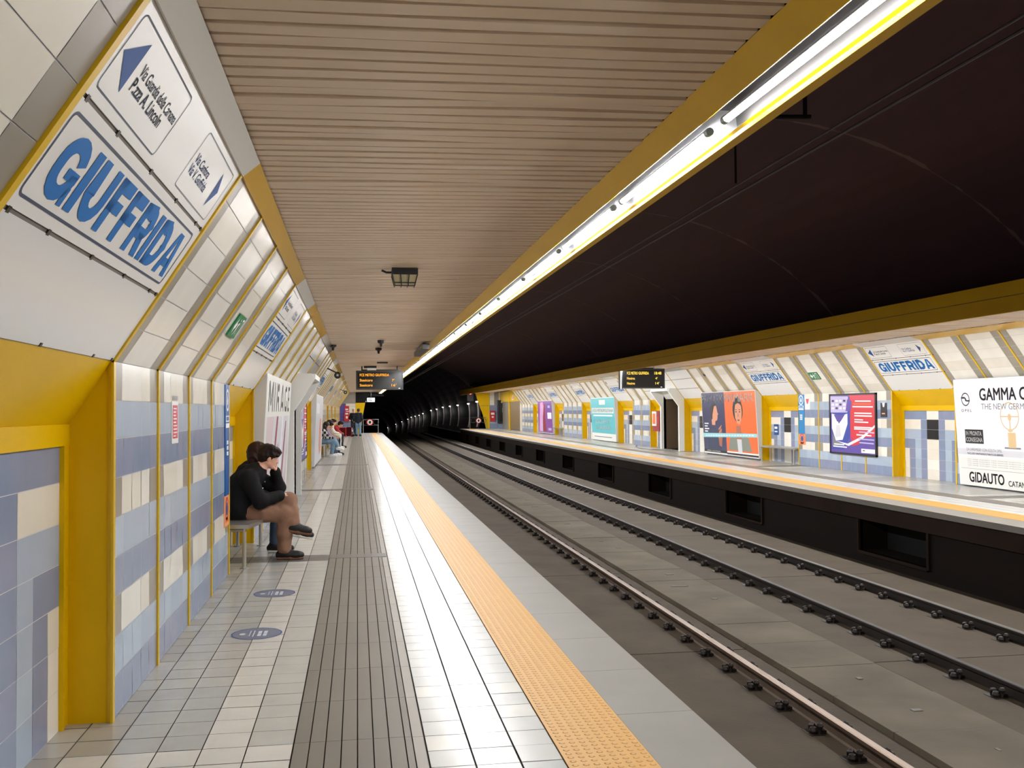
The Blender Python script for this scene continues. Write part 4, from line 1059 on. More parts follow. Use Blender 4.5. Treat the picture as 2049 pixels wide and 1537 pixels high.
MB().fbox(fr, -25.55, -25.25, 1.56, 1.90, .004, .01, WHITE_P).build('notice_plate', t); MB().fpoly(fr, [(-25.5, 1.86), (-25.3, 1.86), (-25.37, 1.72), (-25.43, 1.72)], PINKRED, .011).build('printed_mark', t)

# floor stickers
for (cx, cy, lab) in ((-.73, 7.36, 'nearer round blue-grey sticker on the platform tiles'), (-.735, 8.95, 'farther round blue-grey sticker on the platform tiles, nearer the bench')):
    q = Fr((cx, cy, .0012), (0, 1, 0), (-1, 0, 0)); t = thing('round_floor_sticker', lab, 'sticker', (cx, cy, 0), 'round floor stickers')
    MB().mesh([q.p(.19 * math.cos(i * .1745), .183 * math.sin(i * .1745), 0) for i in range(36)], [tuple(range(36))], DISC).build('sticker_sheet', t)
    m = MB(); m.ring(q, 0, 0, .186, .179, .006, NAVY, .0006)
    for a in (-.085, -.0): 
        for b in (-.035, -.075): m.rect(q, a, b, a + .075, b + .026, DISC_T, .0006)
    m.rect(q, -.1, .016, .1, .024, DISC_T, .0006).rect(q, -.08, .044, .09, .05, DISC_T, .0006).ell(q, -.01, .1, .03, .022, DISC_T, .0006)
    m.build('printed_footprints', t)

# ------------------------------------------------------------------ benches
def bench(W, a0, a1, label):
    fr = W.fr; k = W.k; t = thing('bench', label, 'bench', fr.p((a0 + a1) / 2, 0, 0)); z = .455 * k
    w = a1 - a0; N = 14
    front = [(a0 + w * i / N, .17 * k + .12 * k * math.sin(math.pi * i / N) ** .8) for i in range(N + 1)]
    top = [fr.p(a, z, c) for a, c in front] + [fr.p(a1, z, -.20 * k), fr.p(a0, z, -.20 * k)]
    bot = [fr.p(a, z - .04, c) for a, c in front] + [fr.p(a1, z - .04, -.20 * k), fr.p(a0, z - .04, -.20 * k)]
    m = MB(); m.poly(top, STEEL).poly(bot, STEEL); n = len(top)
    for i in range(n): m.poly([top[i], top[(i + 1) % n], bot[(i + 1) % n], bot[i]], STEEL)
    m.build('seat', t)
    for a in (a0 + .06, a1 - .06):
        for c in (-.15 * k, .12 * k):
            q = fr.p(a, 0, c); MB().tube([(q[0], q[1], 0), (q[0], q[1], z - .03)], .02, STEEL).tube([(q[0], q[1], 0), (q[0], q[1], .012)], .045, STEEL, 10).build('leg', t)
        p, q = fr.p(a, z - .06, -.15 * k), fr.p(a, z - .06, .14 * k); MB().tube([p, q], .016, STEEL).build('cross_bar', t)
    return t
bench(LW, 10.36, 12.20, 'steel bench in the near niche with the couple seated on it')
bench(LW, 34.72, 36.9, 'steel bench with the person in a plaid shirt on it')
bench(LW, 41.8, 43.9, 'steel bench along the near wall beyond the plaid shirt group')
bench(RW, -28.35, -26.0, 'empty steel bench with a bowed front in the far wall niche')
bench(RW, -60.2, -57.95, 'empty steel bench on the far wall between purple and teal billboards')

# ------------------------------------------------------------------ departure boards
def board(x0, x1, y, z0, z1, label, rows, zc, boxx, led=LED):
    t = thing('departure_board', label, 'departure board', ((x0 + x1) / 2, y, z0))
    MB().box(x0, x1, y, y + .22, z0, z1, BOARD_FR).build('casing', t)
    fr = Fr((x0, y - .004, z0), (1, 0, 0), (0, 0, 1)); w, h = x1 - x0, z1 - z0
    MB().rect(fr, .05, .045, w - .05, h - .05, BOARD_GLASS, .001).build('display_glass', t)
    m = MB()
    for txt, a, b, ww, hh in rows: m.text(txt, fr, a * w, b * h, ww * w, hh * h, led, .003, .012)
    m.build('amber_lettering', t); MB().rect(fr, w * .9, h * .05, w * .935, h * .085, WHITE_INK, .003).build('status_mark', t)
    m = MB()
    for x in (x0 + .18, x1 - .18): m.box(x - .02, x + .02, y + .09, y + .13, z1, zc, BLACKP)
    m.box(x0 + .2, x1 - .15, y + .05, y + .18, z1, z1 + .035, BLACKP).build('hanger', t)
    MB().box(x0 + boxx, x0 + boxx + .27, y - .06, y + .06, z1 + .005, z1 + .075, PALE_GREY).box(x0 + boxx - .1, x0 + boxx + .28, y - .05, y + .1, z1 + .075, zc, BLACKP).build('clock_box', t)
    return t
board(-.04, 1.39, 30, 2.26, 2.845, 'black departure board hanging over the near platform with amber text', [('FCE METRO GIUFFRIDA', .08, .70, .62, .13), ('Stesicoro', .08, .43, .27, .13), ('Stesicoro', .08, .17, .27, .13), ("7'", .76, .43, .05, .13), ("16'", .75, .17, .1, .13)], 2.985, .34)
board(8.83, 10.36, 32, 2.31, 2.985, 'black departure board hanging over the far platform with bright amber text', [('FCE METRO GIUFFRIDA', .13, .70, .50, .14), ('Nesima', .13, .45, .18, .12), ('Nesima', .13, .20, .18, .12), ('18:48', .76, .70, .16, .14), ("4'", .78, .45, .05, .12), ("14'", .78, .20, .09, .12)], 3.06, 1.15, LED_Y)
MB().box(8.80, 8.83, 32, 32.24, 2.31, 2.96, WHITE_P).build('side_panel', bpy.data.objects['departure_board.001'])

# ------------------------------------------------------------------ things on the near ceiling
t = thing('bulkhead_lamp', 'caged rectangular emergency lamp under the slatted ceiling', 'lamp', (.455, 9.45, 2.98))
MB().box(.33, .58, 9.36, 9.56, 2.925, 2.985, BLACKP).build('base_plate', t)
m = MB(); m.hexa([(.36, 9.41, 2.83), (.55, 9.41, 2.83), (.55, 9.52, 2.83), (.36, 9.52, 2.83), (.34, 9.37, 2.925), (.57, 9.37, 2.925), (.57, 9.55, 2.925), (.34, 9.55, 2.925)], LAMP_GLASS); m.build('glass_cover', t)
m = MB()
for x in (.335, .415, .495, .575):
    e = (x - .455) * .78 + .455; m.tube([(x, 9.362, 2.925), (e, 9.40, 2.822), (e, 9.53, 2.822), (x, 9.558, 2.925)], .0055, BLACKP, 6)
for z, f in ((2.85, .84), ): m.tube([(.455 - .125 * f, 9.385, z), (.455 + .125 * f, 9.385, z)], .005, BLACKP, 6)
m.tube([(.36, 9.40, 2.822), (.55, 9.40, 2.822)], .0055, BLACKP, 6); m.build('wire_cage', t)
MB().tube([(.33, 9.46, 2.955), (.28, 9.46, 2.955), (.235, 9.46, 2.975)], .011, BLACKP, 6).build('cable_gland', t)
t = thing('line_loudspeaker', 'long dark box fixed under the ceiling edge before the departure board', 'loudspeaker', (1.36, 20.9, 2.93))
MB().box(1.29, 1.43, 19.5, 22.4, 2.85, 2.95, BLACKP).build('housing', t); m = MB()
for yy in (20.0, 21.9): m.box(1.34, 1.38, yy, yy + .05, 2.95, 3.0, STEEL_D)
m.build('bracket', t)
for x, y, lab in ((.46, 19.1, 'nearer small dark cone detector on the ceiling before the departure board'), (.46, 21.4, 'farther small dark cone detector on the ceiling before the departure board'), (-.49, 20.3, 'small dark detector on the ceiling edge beside the slanted near wall')):
    tag(MB().tube([(x, y, 2.99), (x, y, 2.94), (x, y, 2.92), (x, y, 2.86)], [.075, .07, .03, .02], BLACKP, 10).build('ceiling_detector', loc=(x, y, 2.99)), lab, 'detector', 'detectors on the near ceiling')
tag(MB().box(.55, .85, 27.6, 27.9, 2.955, 2.985, BLACKP).build('ceiling_vent', loc=(.7, 27.7, 2.98)), 'small dark slot in the ceiling just before the departure board', 'vent')
def camera_dome(x, y, z, wx, wz, label):
    t = thing('security_camera', label, 'camera', (x, y, z))
    MB().tube([(wx, y, wz), (x, y, z + .05)], .018, BLACKP, 6).build('arm', t)
    MB().tube([(x, y - .10, z), (x, y - .06, z), (x, y + .08, z)], [.055, .088, .085], BLACKP, 14).build('housing', t)
    MB().tube([(x, y - .112, z), (x, y - .10, z)], .03, STEEL, 10).build('lens', t)
camera_dome(-.49, 25, 2.52, -.75, 2.70, 'round black camera on an arm from the slanted near wall')
camera_dome(11.83, 32, 2.80, 11.75, 2.99, 'round black camera on an arm from the slanted far wall near the fashion billboard')
camera_dome(-.56, 47, 2.50, -.8, 2.64, 'small black camera at the near wall top beyond the first round camera')
# fire cabinet on the far wall
fr = RW.fr; t = thing('fire_hose_cabinet', 'red fire hose cabinet with white framed door in the far niche', 'cabinet', fr.p(-39.1, .7, -.24))
MB().fbox(fr, -39.65, -38.75, .68, 1.52, -.24, .05, RED_D).build('cabinet_body', t)
m = MB(); m.fbox(fr, -39.66, -39.08, .90, 1.50, .05, .07, WHITE_P).fbox(fr, -39.56, -39.18, .98, 1.42, .068, .075, ORANGE_D); d = m.build('door', t)
MB().rect(fr, -38.98, 1.0, -38.84, 1.3, RED, .052).build('hose_symbol', t)

# ------------------------------------------------------------------ far ends
fr = lf
t = thing('fire_extinguisher_box', 'red box with white symbol on the end wall of the near platform', 'cabinet', (-.76, Y_ENDL - .02, .85))
MB().fbox(fr, -.95, -.57, .85, 1.55, .0, .14, RED).build('box_body', t); MB().rect(fr, -.86, 1.36, -.66, 1.46, WHITE_INK, .142).ell(fr, -.76, 1.15, .07, .1, WHITE_INK, .142).build('white_symbol', t)
t = thing('red_sign', 'small red and white sign above the extinguisher box at the near platform end', 'sign', (-.76, Y_ENDL - .02, 1.65))
MB().fbox(fr, -.92, -.6, 1.62, 1.98, .0, .02, RED).build('sign_plate', t); MB().rect(fr, -.86, 1.68, -.66, 1.78, WHITE_INK, .022).build('printed_symbol', t)
def barrier(x0, x1, y, zc, xd, label):
    t = thing('platform_end_barrier', label, 'barrier', ((x0 + x1) / 2, y, 0))
    m = MB()
    for x in (x0, x1): m.tube([(x, y, 0), (x, y, 1.0)], .025, STEEL)
    m.build('post', t)
    MB().tube([(x0, y, .98), (x1, y, .98)], .022, STEEL_D).tube([(x0, y, .55), (x1, y, .55)], .016, STEEL_D).build('rail_tube', t)
    q = Fr((xd, y - .05, zc), (1, 0, 0), (0, 0, 1))
    MB().mesh([q.p(.24 * math.cos(i * .3142), .24 * math.sin(i * .3142)) for i in range(20)], [tuple(range(20))], WHITE_P).build('round_sign', t)
    m = MB(); m.ring(q, 0, 0, .24, .24, .055, RED, .004).ell(q, 0, 0, .09, .11, BLACK_INK, .004).build('printed_symbol', t)
    for s in (-1, 1):
        MB().tube([(xd + s * (.45 + .2 * math.cos(i * .6283)), y - .03, zc + .2 * math.sin(i * .6283)) for i in range(11)], .018, STEEL_D, 6, False).build('hoop', t)
barrier(.42, 1.5, 71.8, .78, .9, 'railing with a round red ringed sign closing the near platform end')
barrier(9.6, 11.0, 83.8, .70, 10.35, 'railing with a round red ringed sign closing the far platform end')
t = thing('illuminated_sign', 'pair of lit white sign boxes hanging at the far end of the near platform', 'sign', (.7, 73.5, 2.3))
for x0, x1 in ((.08, .64), (.72, 1.28)):
    MB().box(x0 - .03, x1 + .03, 73.5, 73.7, 2.24, 2.62, BLACKP).build('sign_box', t)
    q = Fr((x0, 73.49, 2.28), (1, 0, 0), (0, 0, 1)); MB().rect(q, 0, 0, x1 - x0, .30, SIGN_LIT, .0).build('lit_face', t)
    m = MB()
    for k in range(2): m.rect(q, .06, .07 + k * .11, .06 + random.uniform(.3, .42), .12 + k * .11, STEEL_D, .004)
    m.build('printed_text', t)
MB().tube([(.3, 73.6, 2.6), (.3, 73.6, 3.0)], .02, BLACKP).tube([(1.0, 73.6, 2.6), (1.0, 73.6, 3.0)], .02, BLACKP).build('hanger', t)
t = thing('signal_lamp', 'small red signal light at the dark tunnel mouth', 'signal', (9.63, 83.5, 2.9))
MB().box(9.35, 9.9, 83.5, 83.8, 2.4, 3.3, BLACKP).build('signal_head', t); q = Fr((9.63, 83.48, 3.05), (1, 0, 0), (0, 0, 1)); MB().ell(q, 0, 0, .10, .10, RED_LAMP, 0).ell(q, 0, 0, .045, .045, TUN_LAMP, .004).build('red_lens', t); MB().box(9.6, 9.66, 83.6, 83.7, 3.3, 4.6, BLACKP).build('hanger', t)
fr = ef
t = thing('vending_machine', 'tall black machine against the far platform end wall', 'machine', (12.45, Y_ENDR, .4))
MB().fbox(fr, 12.02, 12.9, .42, 2.45, .02, .7, BLACKP).build('machine_body', t); MB().rect(fr, 12.1, .6, 12.8, 2.1, BOARD_GLASS, .705).build('front_glass', t); MB().rect(fr, 12.25, 2.22, 12.7, 2.32, WHITE_INK, .706).rect(fr, 12.35, 1.4, 12.42, 1.8, GREY_INK, .706).rect(fr, 12.5, .65, 12.6, .85, GREY_INK, .706).build('printed_text', t)
MB().fbox(fr, 12.05, 12.87, 0, .42, .1, .6, T_MID).build('plinth', t)
t = thing('red_hose_box', 'red and white box beside the black machine on the far end wall', 'cabinet', (11.6, Y_ENDR, .7))
MB().fbox(fr, 11.38, 11.82, .62, 1.55, .02, .16, RED).build('box_body', t); MB().rect(fr, 11.45, 1.2, 11.75, 1.38, WHITE_INK, .165).ell(fr, 11.6, 1.0, .1, .08, WHITE_INK, .165).build('white_symbol', t)
t = thing('warning_sign', 'white and orange triangular sign over the far roller shutter', 'sign', RW.fr.p(-76, 2.5, .1))
MB().fpoly(RW.fr, [(-77.3, 2.42), (-75.8, 2.42), (-76.5, 2.85)], WHITE_P, .1).build('triangle_plate', t); MB().fpoly(RW.fr, [(-77.0, 2.48), (-76.1, 2.48), (-76.53, 2.74)], ORANGE_D, .105).build('printed_symbol', t)
tag(MB().tube([(12.2, 41.8, .02), (11.7, 40.2, .02), (11.35, 38.6, .02), (11.45, 37.0, .02), (11.9, 35.9, .02)], .018, STEEL_D, 6).build('hose', loc=(11.35, 38.6, .0)), 'dark hose lying on the far platform floor in front of the passage', 'hose')

# ------------------------------------------------------------------ people and luggage
class SDF:
    def __init__(s): s.P = []
    def cap(s, a, b, ra, rb=None, k=.02): s.P.append(('c', np.array(a, float), np.array(b, float), ra, ra if rb is None else rb, k)); return s
    def chain(s, pts, rs, k=.02):
        for i in range(len(pts) - 1): s.cap(pts[i], pts[i + 1], rs[i], rs[i + 1], k)
        return s
    def ell(s, c, r, R=None, k=.02): s.P.append(('e', np.array(c, float), np.array(r, float), np.eye(3) if R is None else R, None, k)); return s
    def cut(s, c, r, R=None): s.P.append(('x', np.array(c, float), np.array(r, float), np.eye(3) if R is None else R, None, 0)); return s
    def mesh(s, h, noise=0.0, nf=40):
        lo, hi = np.full(3, 9e9), np.full(3, -9e9)
        def bb(p):
            if p[0] == 'c': m = max(p[3], p[4]); return np.minimum(p[1], p[2]) - m, np.maximum(p[1], p[2]) + m
            e = np.abs(p[3]) @ p[2] if False else np.full(3, p[2].max()); return p[1] - e, p[1] + e
        for p in s.P:
            if p[0] != 'x': a, b = bb(p); lo = np.minimum(lo, a); hi = np.maximum(hi, b)
        lo -= 3 * h + noise; hi += 3 * h + noise
        n = np.ceil((hi - lo) / h).astype(int) + 1
        D = np.full(n, .12, np.float32); ax = [lo[i] + h * np.arange(n[i]) for i in range(3)]
        for p in s.P:
            a, b = bb(p); mg = .05
            i0 = np.clip(((a - mg - lo) / h).astype(int), 0, n); i1 = np.clip(((b + mg - lo) / h).astype(int) + 2, 0, n)
            if (i1 <= i0).any(): continue
            sl = tuple(slice(i0[i], i1[i]) for i in range(3))
            X, Y, Z = np.meshgrid(ax[0][sl[0]], ax[1][sl[1]], ax[2][sl[2]], indexing='ij')
            Q = np.stack([X, Y, Z], -1)
            if p[0] == 'c':
                ab = p[2] - p[1]; t = np.clip(((Q - p[1]) @ ab) / max(ab @ ab, 1e-9), 0, 1)
                d = np.linalg.norm(Q - p[1] - t[..., None] * ab, axis=-1) - (p[3] + (p[4] - p[3]) * t)
            else:
                q = ((Q - p[1]) @ p[3]) / p[2]; k0 = np.linalg.norm(q, axis=-1); k1 = np.linalg.norm(q / p[2], axis=-1) + 1e-9
                d = k0 * (k0 - 1) / k1
            c = D[sl]
            if p[0] == 'x': D[sl] = np.maximum(c, -d)
            else:
                k = p[5]; hh = np.clip(.5 + .5 * (c - d) / k, 0, 1); D[sl] = c + (d - c) * hh - k * hh * (1 - hh)
        if noise:
            X, Y, Z = np.meshgrid(*ax, indexing='ij')
            D += noise * (np.sin(X * nf + 3 * np.sin(Z * nf * .4)) * np.sin(Y * nf * 1.1 + 2) * np.cos(Z * nf * .6 + np.sin(X * nf * .5) * 2))
        return snets(D, lo, h)

def snets(D, lo, h):
    ins = D < 0; n = np.array(D.shape) - 1
    cnt = np.zeros(n, np.int8)
    for i in (0, 1):
        for j in (0, 1):
            for k in (0, 1): cnt += ins[i:i + n[0], j:j + n[1], k:k + n[2]]
    act = (cnt > 0) & (cnt < 8)
    I = np.argwhere(act); vid = np.full(n, -1, np.int64); vid[act] = np.arange(len(I))
    acc = np.zeros((len(I), 3)); c = np.zeros(len(I))
    cor = [(i, j, k) for i in (0, 1) for j in (0, 1) for k in (0, 1)]
    for a in cor:
        for ax in range(3):
            if a[ax]: continue
            b = list(a); b[ax] = 1
            da = D[I[:, 0] + a[0], I[:, 1] + a[1], I[:, 2] + a[2]]; db = D[I[:, 0] + b[0], I[:, 1] + b[1], I[:, 2] + b[2]]
            m = (da < 0) != (db < 0); t = np.where(m, da / np.where(m, da - db, 1), 0)
            p = np.array(a, float)[None] + t[:, None] * (np.array(b) - np.array(a))[None]
            acc += np.where(m[:, None], p, 0); c += m
    V = lo + h * (I + acc / c[:, None])
    F = []
    for ax in range(3):
        u, w = (ax + 1) % 3, (ax + 2) % 3
        s0 = [slice(1, n[q]) if q != ax else slice(0, n[q]) for q in range(3)]; s1 = list(s0); s1[ax] = slice(1, n[ax] + 1)
        A = ins[tuple(s0)]; B = ins[tuple(s1)]
        for m, flip in ((A & ~B, False), (~A & B, True)):
            E = np.argwhere(m); off = np.array([1 if q != ax else 0 for q in range(3)]); E = E + off
            if not len(E): continue
            eu = np.eye(3, dtype=int)[u]; ew = np.eye(3, dtype=int)[w]
            q = [E - eu - ew, E - ew, E, E - eu]
            ids = [vid[tuple(x.T)] for x in q]
            F.append(np.stack(ids if not flip else ids[::-1], 1))
    return V, np.concatenate(F)

def unit(v): v = np.array(v, float); return v / (np.linalg.norm(v) + 1e-12)
def hand(s, wrist, dirn, palm, side, curl=.5, r=1.0):
    """palm plus five separate bent fingers; palm = direction the palm faces, side = towards the thumb"""
    d = unit(dirn); n = unit(np.array(palm) - d * (np.array(palm) @ d)); t = unit(np.cross(d, n)); t = t if t @ np.array(side) > 0 else -t
    w = np.array(wrist, float); kn = w + d * .085 * r
    s.cap(w, w + d * .03, .026 * r, .028 * r, .015)
    for q in (-.026, -.009, .009, .026): s.cap(w + d * .03 + t * q * .7, kn + t * q, .016 * r, .013 * r, .012)
    for i, (q, l) in enumerate(((.029, .074), (.010, .083), (-.010, .077), (-.028, .060))):
        b = kn + t * q * r; a1 = curl * (.75 + .08 * i); a2 = curl * 1.7
        m1 = b + (d * math.cos(a1) + n * math.sin(a1)) * l * .45 * r; m2 = m1 + (d * math.cos(a2) + n * math.sin(a2)) * l * .33 * r
        m3 = m2 + (d * math.cos(a2 * 1.25) + n * math.sin(a2 * 1.25)) * l * .25 * r
        s.chain([b, m1, m2, m3], [.0098 * r, .0092 * r, .0082 * r, .007 * r], .006)
    th = w + d * .025 * r + t * .026 * r; m1 = th + (d * .55 + t * .7 + n * .35) * .036 * r; m2 = m1 + (d * .85 + t * .3 + n * .4) * .032 * r; m3 = m2 + (d * .9 + n * .4) * .022 * r
    s.chain([th, m1, m2, m3], [.014 * r, .0115 * r, .010 * r, .008 * r], .008)

def head_parts(s, c, fw, up):
    f = unit(fw); u = unit(np.array(up) - f * (np.array(up) @ f)); l = np.cross(u, f); R = np.stack([f, l, u], 1); c = np.array(c, float)
    P = lambda x, y, z: c + R @ np.array((x, y, z))
    s.ell(P(-.012, 0, .03), (.095, .074, .086), R, .03).ell(P(.026, 0, -.035), (.064, .057, .076), R, .03)
    for q in (-1, 1): s.cap(P(-.015, q * .048, -.055), P(.055, q * .014, -.098), .020, .018, .025)
    s.cap(P(.060, -.012, -.098), P(.060, .012, -.098), .017, .017, .02)
    s.cap(P(.084, 0, .004), P(.104, 0, -.034), .008, .012, .012).cap(P(.092, -.014, -.037), P(.092, .014, -.037), .008, .008, .01)
    s.cap(P(.081, -.02, -.062), P(.081, .02, -.062), .0065, .0065, .006).cap(P(.079, -.017, -.074), P(.079, .017, -.074), .0075, .0075, .006)
    s.cap(P(.076, -.042, .022), P(.076, .042, .022), .010, .010, .02)
    for q in (-1, 1):
        s.ell(P(-.008, q * .076, -.015), (.021, .009, .033), R, .008)
        s.cut(P(.094, q * .031, .002), (.016, .016, .009), R)
    return R, P

def person(label, loc, rot, J, st, vox=.008):
    """J: joints in the person's own frame (facing +x); st: materials and cut of the clothes"""
    t = thing('person', label, 'person', loc, st.get('group'))
    t.rotation_euler = (0, 0, rot)
    def part(name, sd, m, h=vox, noise=0.0, nf=40, parent=t):
        V, Fc = sd.mesh(h, noise, nf); mb = MB(); mb.mesh(V, Fc, m); o = mb.build(name, None, True); o.parent = parent; return o
    b = SDF(); hips = np.array(J['pelvis']); ch = np.array(J['chest']); nk = np.array(J['neck']); hd = np.array(J['head'])
    R, HP = head_parts(b, hd, J['hfw'], J['hup'])
    b.cap(HP(-.025, 0, -.07), nk, .050, .055, .03)
    b.chain([nk, ch, hips], [.07, .11, .11], .05)
    for q in 'LR':
        b.cap(nk, J['sh' + q], .055, .05, .04).chain([J['sh' + q], J['el' + q], J['wr' + q]], [.047, .036, .024], .02)
        if 'hd' + q in J: hand(b, J['wr' + q], *J['hd' + q])
        b.chain([J['hip' + q], J['kn' + q], J['an' + q]], [.075, .05, .036], .03)
    part('body', b, st['skin'], min(vox, .0075) if vox < .012 else vox)
    # coat
    c = SDF(); kx = st.get('bulk', 1.0); side = np.array((0, 1, 0))
    c.chain([ch + (nk - ch) * .75, ch, hips + np.array((0, 0, -.02))], [.10 * kx, .135 * kx, .14 * kx], .06)
    for e in (-1, 1):
        c.cap(ch + side * e * .075, hips + side * e * .085, .11 * kx, .115 * kx, .06)
    if 'hem' in J:
        for e in (-1, 1): c.cap(hips + side * e * .08, np.array(J['hem']) + side * e * .09, .115 * kx, .10 * kx, .06)
    for q in 'LR':
        w = np.array(J['wr' + q]); e = np.array(J['el' + q])
        c.cap(ch + (nk - ch) * .7, J['sh' + q], .085 * kx, .078 * kx, .05).chain([J['sh' + q], e, e + (w - e) * .93], [.078 * kx, .066 * kx, .045 * kx], .03)
        c.cap(e + (w - e) * .86, e + (w - e) * .93, .050 * kx, .050 * kx, .01)
    c.cap(nk + (ch - nk) * -.10, nk + (ch - nk) * .3, .068, .09, .02).cap(nk + (ch - nk) * .1 + np.array((-.05, 0, .0)), nk + (ch - nk) * .3 + np.array((-.06, 0, 0)), .06, .08, .03)
    part('jacket', c, st['top'], vox, .004 * st.get('fold', 1), 24)
    p = SDF(); lk = st.get('leg', 1.0)
    p.ell(hips + np.array((0.02, 0, -.03)), (.15, .175, .115), None, .05)
    for q in 'LR':
        a = np.array(J['an' + q]); k_ = np.array(J['kn' + q])
        h_ = np.array(J['hip' + q], float); p.chain([h_, h_ + (k_ - h_) * .5, k_, k_ + (a - k_) * .5, k_ + (a - k_) * st.get('cuff', .88)], [.105 * lk, .096 * lk, .082 * lk, .074 * lk, .070 * lk], .035)
    part('trousers', p, st['legs'], vox, .005 * st.get('fold', 1), 30)
    for q in 'LR':
        a = np.array(J['an' + q], float); o = np.array(J['to' + q], float); d = unit(o - a); dn = np.array(J.get('sole' + q, (0, 0, -1.)))
        d = unit(d - dn * (d @ dn)); s_ = SDF(); heel = a + dn * .040 - d * .050; l0 = np.cross(d, dn)
        s_.chain([heel, heel + d * .10, heel + d * .19, heel + d * .235], [.046, .047, .041, .032], .02).chain([a - dn * .02 - d * .015, a + dn * .01, heel + d * .12 - dn * .012], [.046, .05, .040], .03)
        for e in (-1, 1): s_.cap(heel + d * .15 + l0 * e * .016, heel + d * .21 + l0 * e * .012, .036, .032, .02)
        sh = part('shoe', s_, st['shoe'], min(vox, .008), .0015, 60)
        z = SDF(); y0 = heel + dn * .034; z.chain([y0 - d * .012, y0 + d * .12, y0 + d * .245], [.022, .022, .019], .01)
        l = np.cross(d, dn)
        for e in (-1, 1): z.chain([y0 - d * .01 + l * e * .026, y0 + d * .12 + l * e * .032, y0 + d * .22 + l * e * .022], [.019, .019, .017], .02)
        part('sole', z, st['sole'], min(vox, .008), parent=sh)
    hr = SDF(); P = HP
    if st['hair'] == 'short':
        hr.ell(P(-.022, 0, .05), (.112, .09, .092), R, .02).ell(P(-.055, 0, .0), (.075, .086, .085), R, .03)
        for x, y, z, r in ((.06, -.03, .085, .045), (.055, .035, .09, .045), (.08, 0, .07, .035), (-.06, .03, .10, .04), (0, -.05, .10, .045), (.0, .05, .10, .045), (.07, -.055, .045, .026), (.02, -.075, .035, .028), (.02, .075, .035, .028)): hr.ell(P(x, y, z), (r, r, r * .8), R, .02)
        hr.cut(P(.085, 0, -.045), (.072, .085, .085), R).cut(P(.02, 0, -.13), (.10, .12, .075), R)
    else:
        hr.ell(P(-.02, 0, .045), (.112, .092, .094), R, .02).ell(P(-.05, 0, -.01), (.085, .095, .11), R, .03)
        L = st.get('hairlen', .3); dz = np.array((0, 0, -1.0))
        for y in (-.07, -.03, .03, .07):
            a0 = P(-.055, y, -.05); hr.chain([a0, a0 + dz * L * .5 + np.array((-.035, y * .2, 0)), a0 + dz * L + np.array((-.02, y * .3, 0))], [.05, .045, .02], .03)
        for y in (-1, 1): hr.chain([P(.02, y * .078, .03), P(.0, y * .088, -.07), P(-.01, y * .085, -.07) + dz * L * .5], [.026, .03, .016], .02)
        hr.cut(P(.095, 0, -.045), (.078, .066, .10), R)
    part('hair', hr, st['hmat'], min(vox, .0075), .006, 70)
    e = MB()
    for q in (-1, 1):
        c0 = P(.0745, q * .031, .002); e.ball(c0, .0125, WHITE_P, 10); c1 = P(.0825, q * .031, .002); e.ball(c1, .0058, BLACK_INK, 8)
    o = e.build('eyes', None, True); o.parent = t
    return t, part

SKIN = mat('skin_light', (226, 172, 148), .5); SKIN2 = mat('skin_tan', (206, 154, 126), .5)
J_BLACK = mat('black_jacket_cloth', (19, 19, 22), .85, spec=.25, bump=.3, bscale=120); J_NAVY = mat('dark_navy_cloth', (26, 30, 42), .85); J_OLIVE = mat('olive_cloth', (142, 120, 62), .85); J_LILAC = mat('lilac_cloth', (150, 130, 160), .85); J_CREAM = mat('cream_cloth', (226, 220, 208), .85); J_RED = mat('red_cloth', (170, 40, 48), .85)
CHINO = mat('brown_chino_cloth', (140, 104, 84), .85, bump=.3, bscale=90); JEAN = mat('blue_denim', (66, 84, 108), .85); JEAN_L = mat('light_denim', (118, 146, 168), .85); DARK_TR = mat('dark_trouser_cloth', (34, 34, 40), .85)
SHOE_B = mat('black_shoe', (24, 22, 22), .6); SOLE_BR = mat('gum_sole', (112, 72, 52), .6); SOLE_D = mat('black_sole', (20, 18, 18), .6); SOLE_W = mat('white_sole', (226, 224, 218), .5); SHOE_W = mat('white_shoe', (226, 224, 222), .5)
HAIR_D = mat('dark_brown_hair', (32, 19, 15), .6, spec=.25, bump=.4, bscale=60); HAIR_R = mat('red_brown_hair', (48, 24, 19), .6, spec=.25, bump=.4, bscale=60); HAIR_K = mat('black_hair', (24, 20, 22), .45); HAIR_B = mat('fair_hair', (200, 164, 140), .5); PLAID = plaid_mat()

# the couple on the near bench: x towards the track, origin on the floor below the seat
JA = dict(pelvis=(-.02, 0, .575), chest=(.015, 0, .80), neck=(.185, 0, .985), head=(.292, .01, 1.118), hfw=(.93, .22, -.30), hup=(.30, 0, .95), hem=(-.01, 0, .52),
          shL=(.10, .185, .90), elL=(.37, .20, .765), wrL=(.352, .09, .955), hdL=((-.12, -.3, 1), (-.9, -.3, .1), (0, -1, .4), .55),
          shR=(.09, -.185, .90), elR=(.215, -.225, .655), wrR=(.42, -.05, .70), hdR=((.6, .7, .1), (0, .1, -1), (.6, -.6, 0), .4),
          hipL=(.03, .09, .55), knL=(.50, .02, .635), anL=(.555, -.085, .385), toL=(.73, -.10, .30), soleL=(-.18, -.02, -.98),
          hipR=(.03, -.09, .535), knR=(.465, -.06, .50), anR=(.455, -.05, .09), toR=(.65, -.07, .04))
ta, part = person('seated person in a black jacket and brown trousers resting chin on hand', (-1.25, 11.02, 0), 0, JA,
       dict(skin=SKIN, top=J_BLACK, legs=CHINO, shoe=SHOE_B, sole=SOLE_BR, hair='short', hmat=HAIR_D, bulk=1.2, leg=1.08, cuff=.92, fold=1.5, group='people on the near bench'), .0075)
mb = MB()
for i in range(4): mb.ball((.258 - i * .024, -.155 + i * .006, .86 - i * .07), .008, STEEL, 8)
o = mb.build('buttons'); o.parent = ta
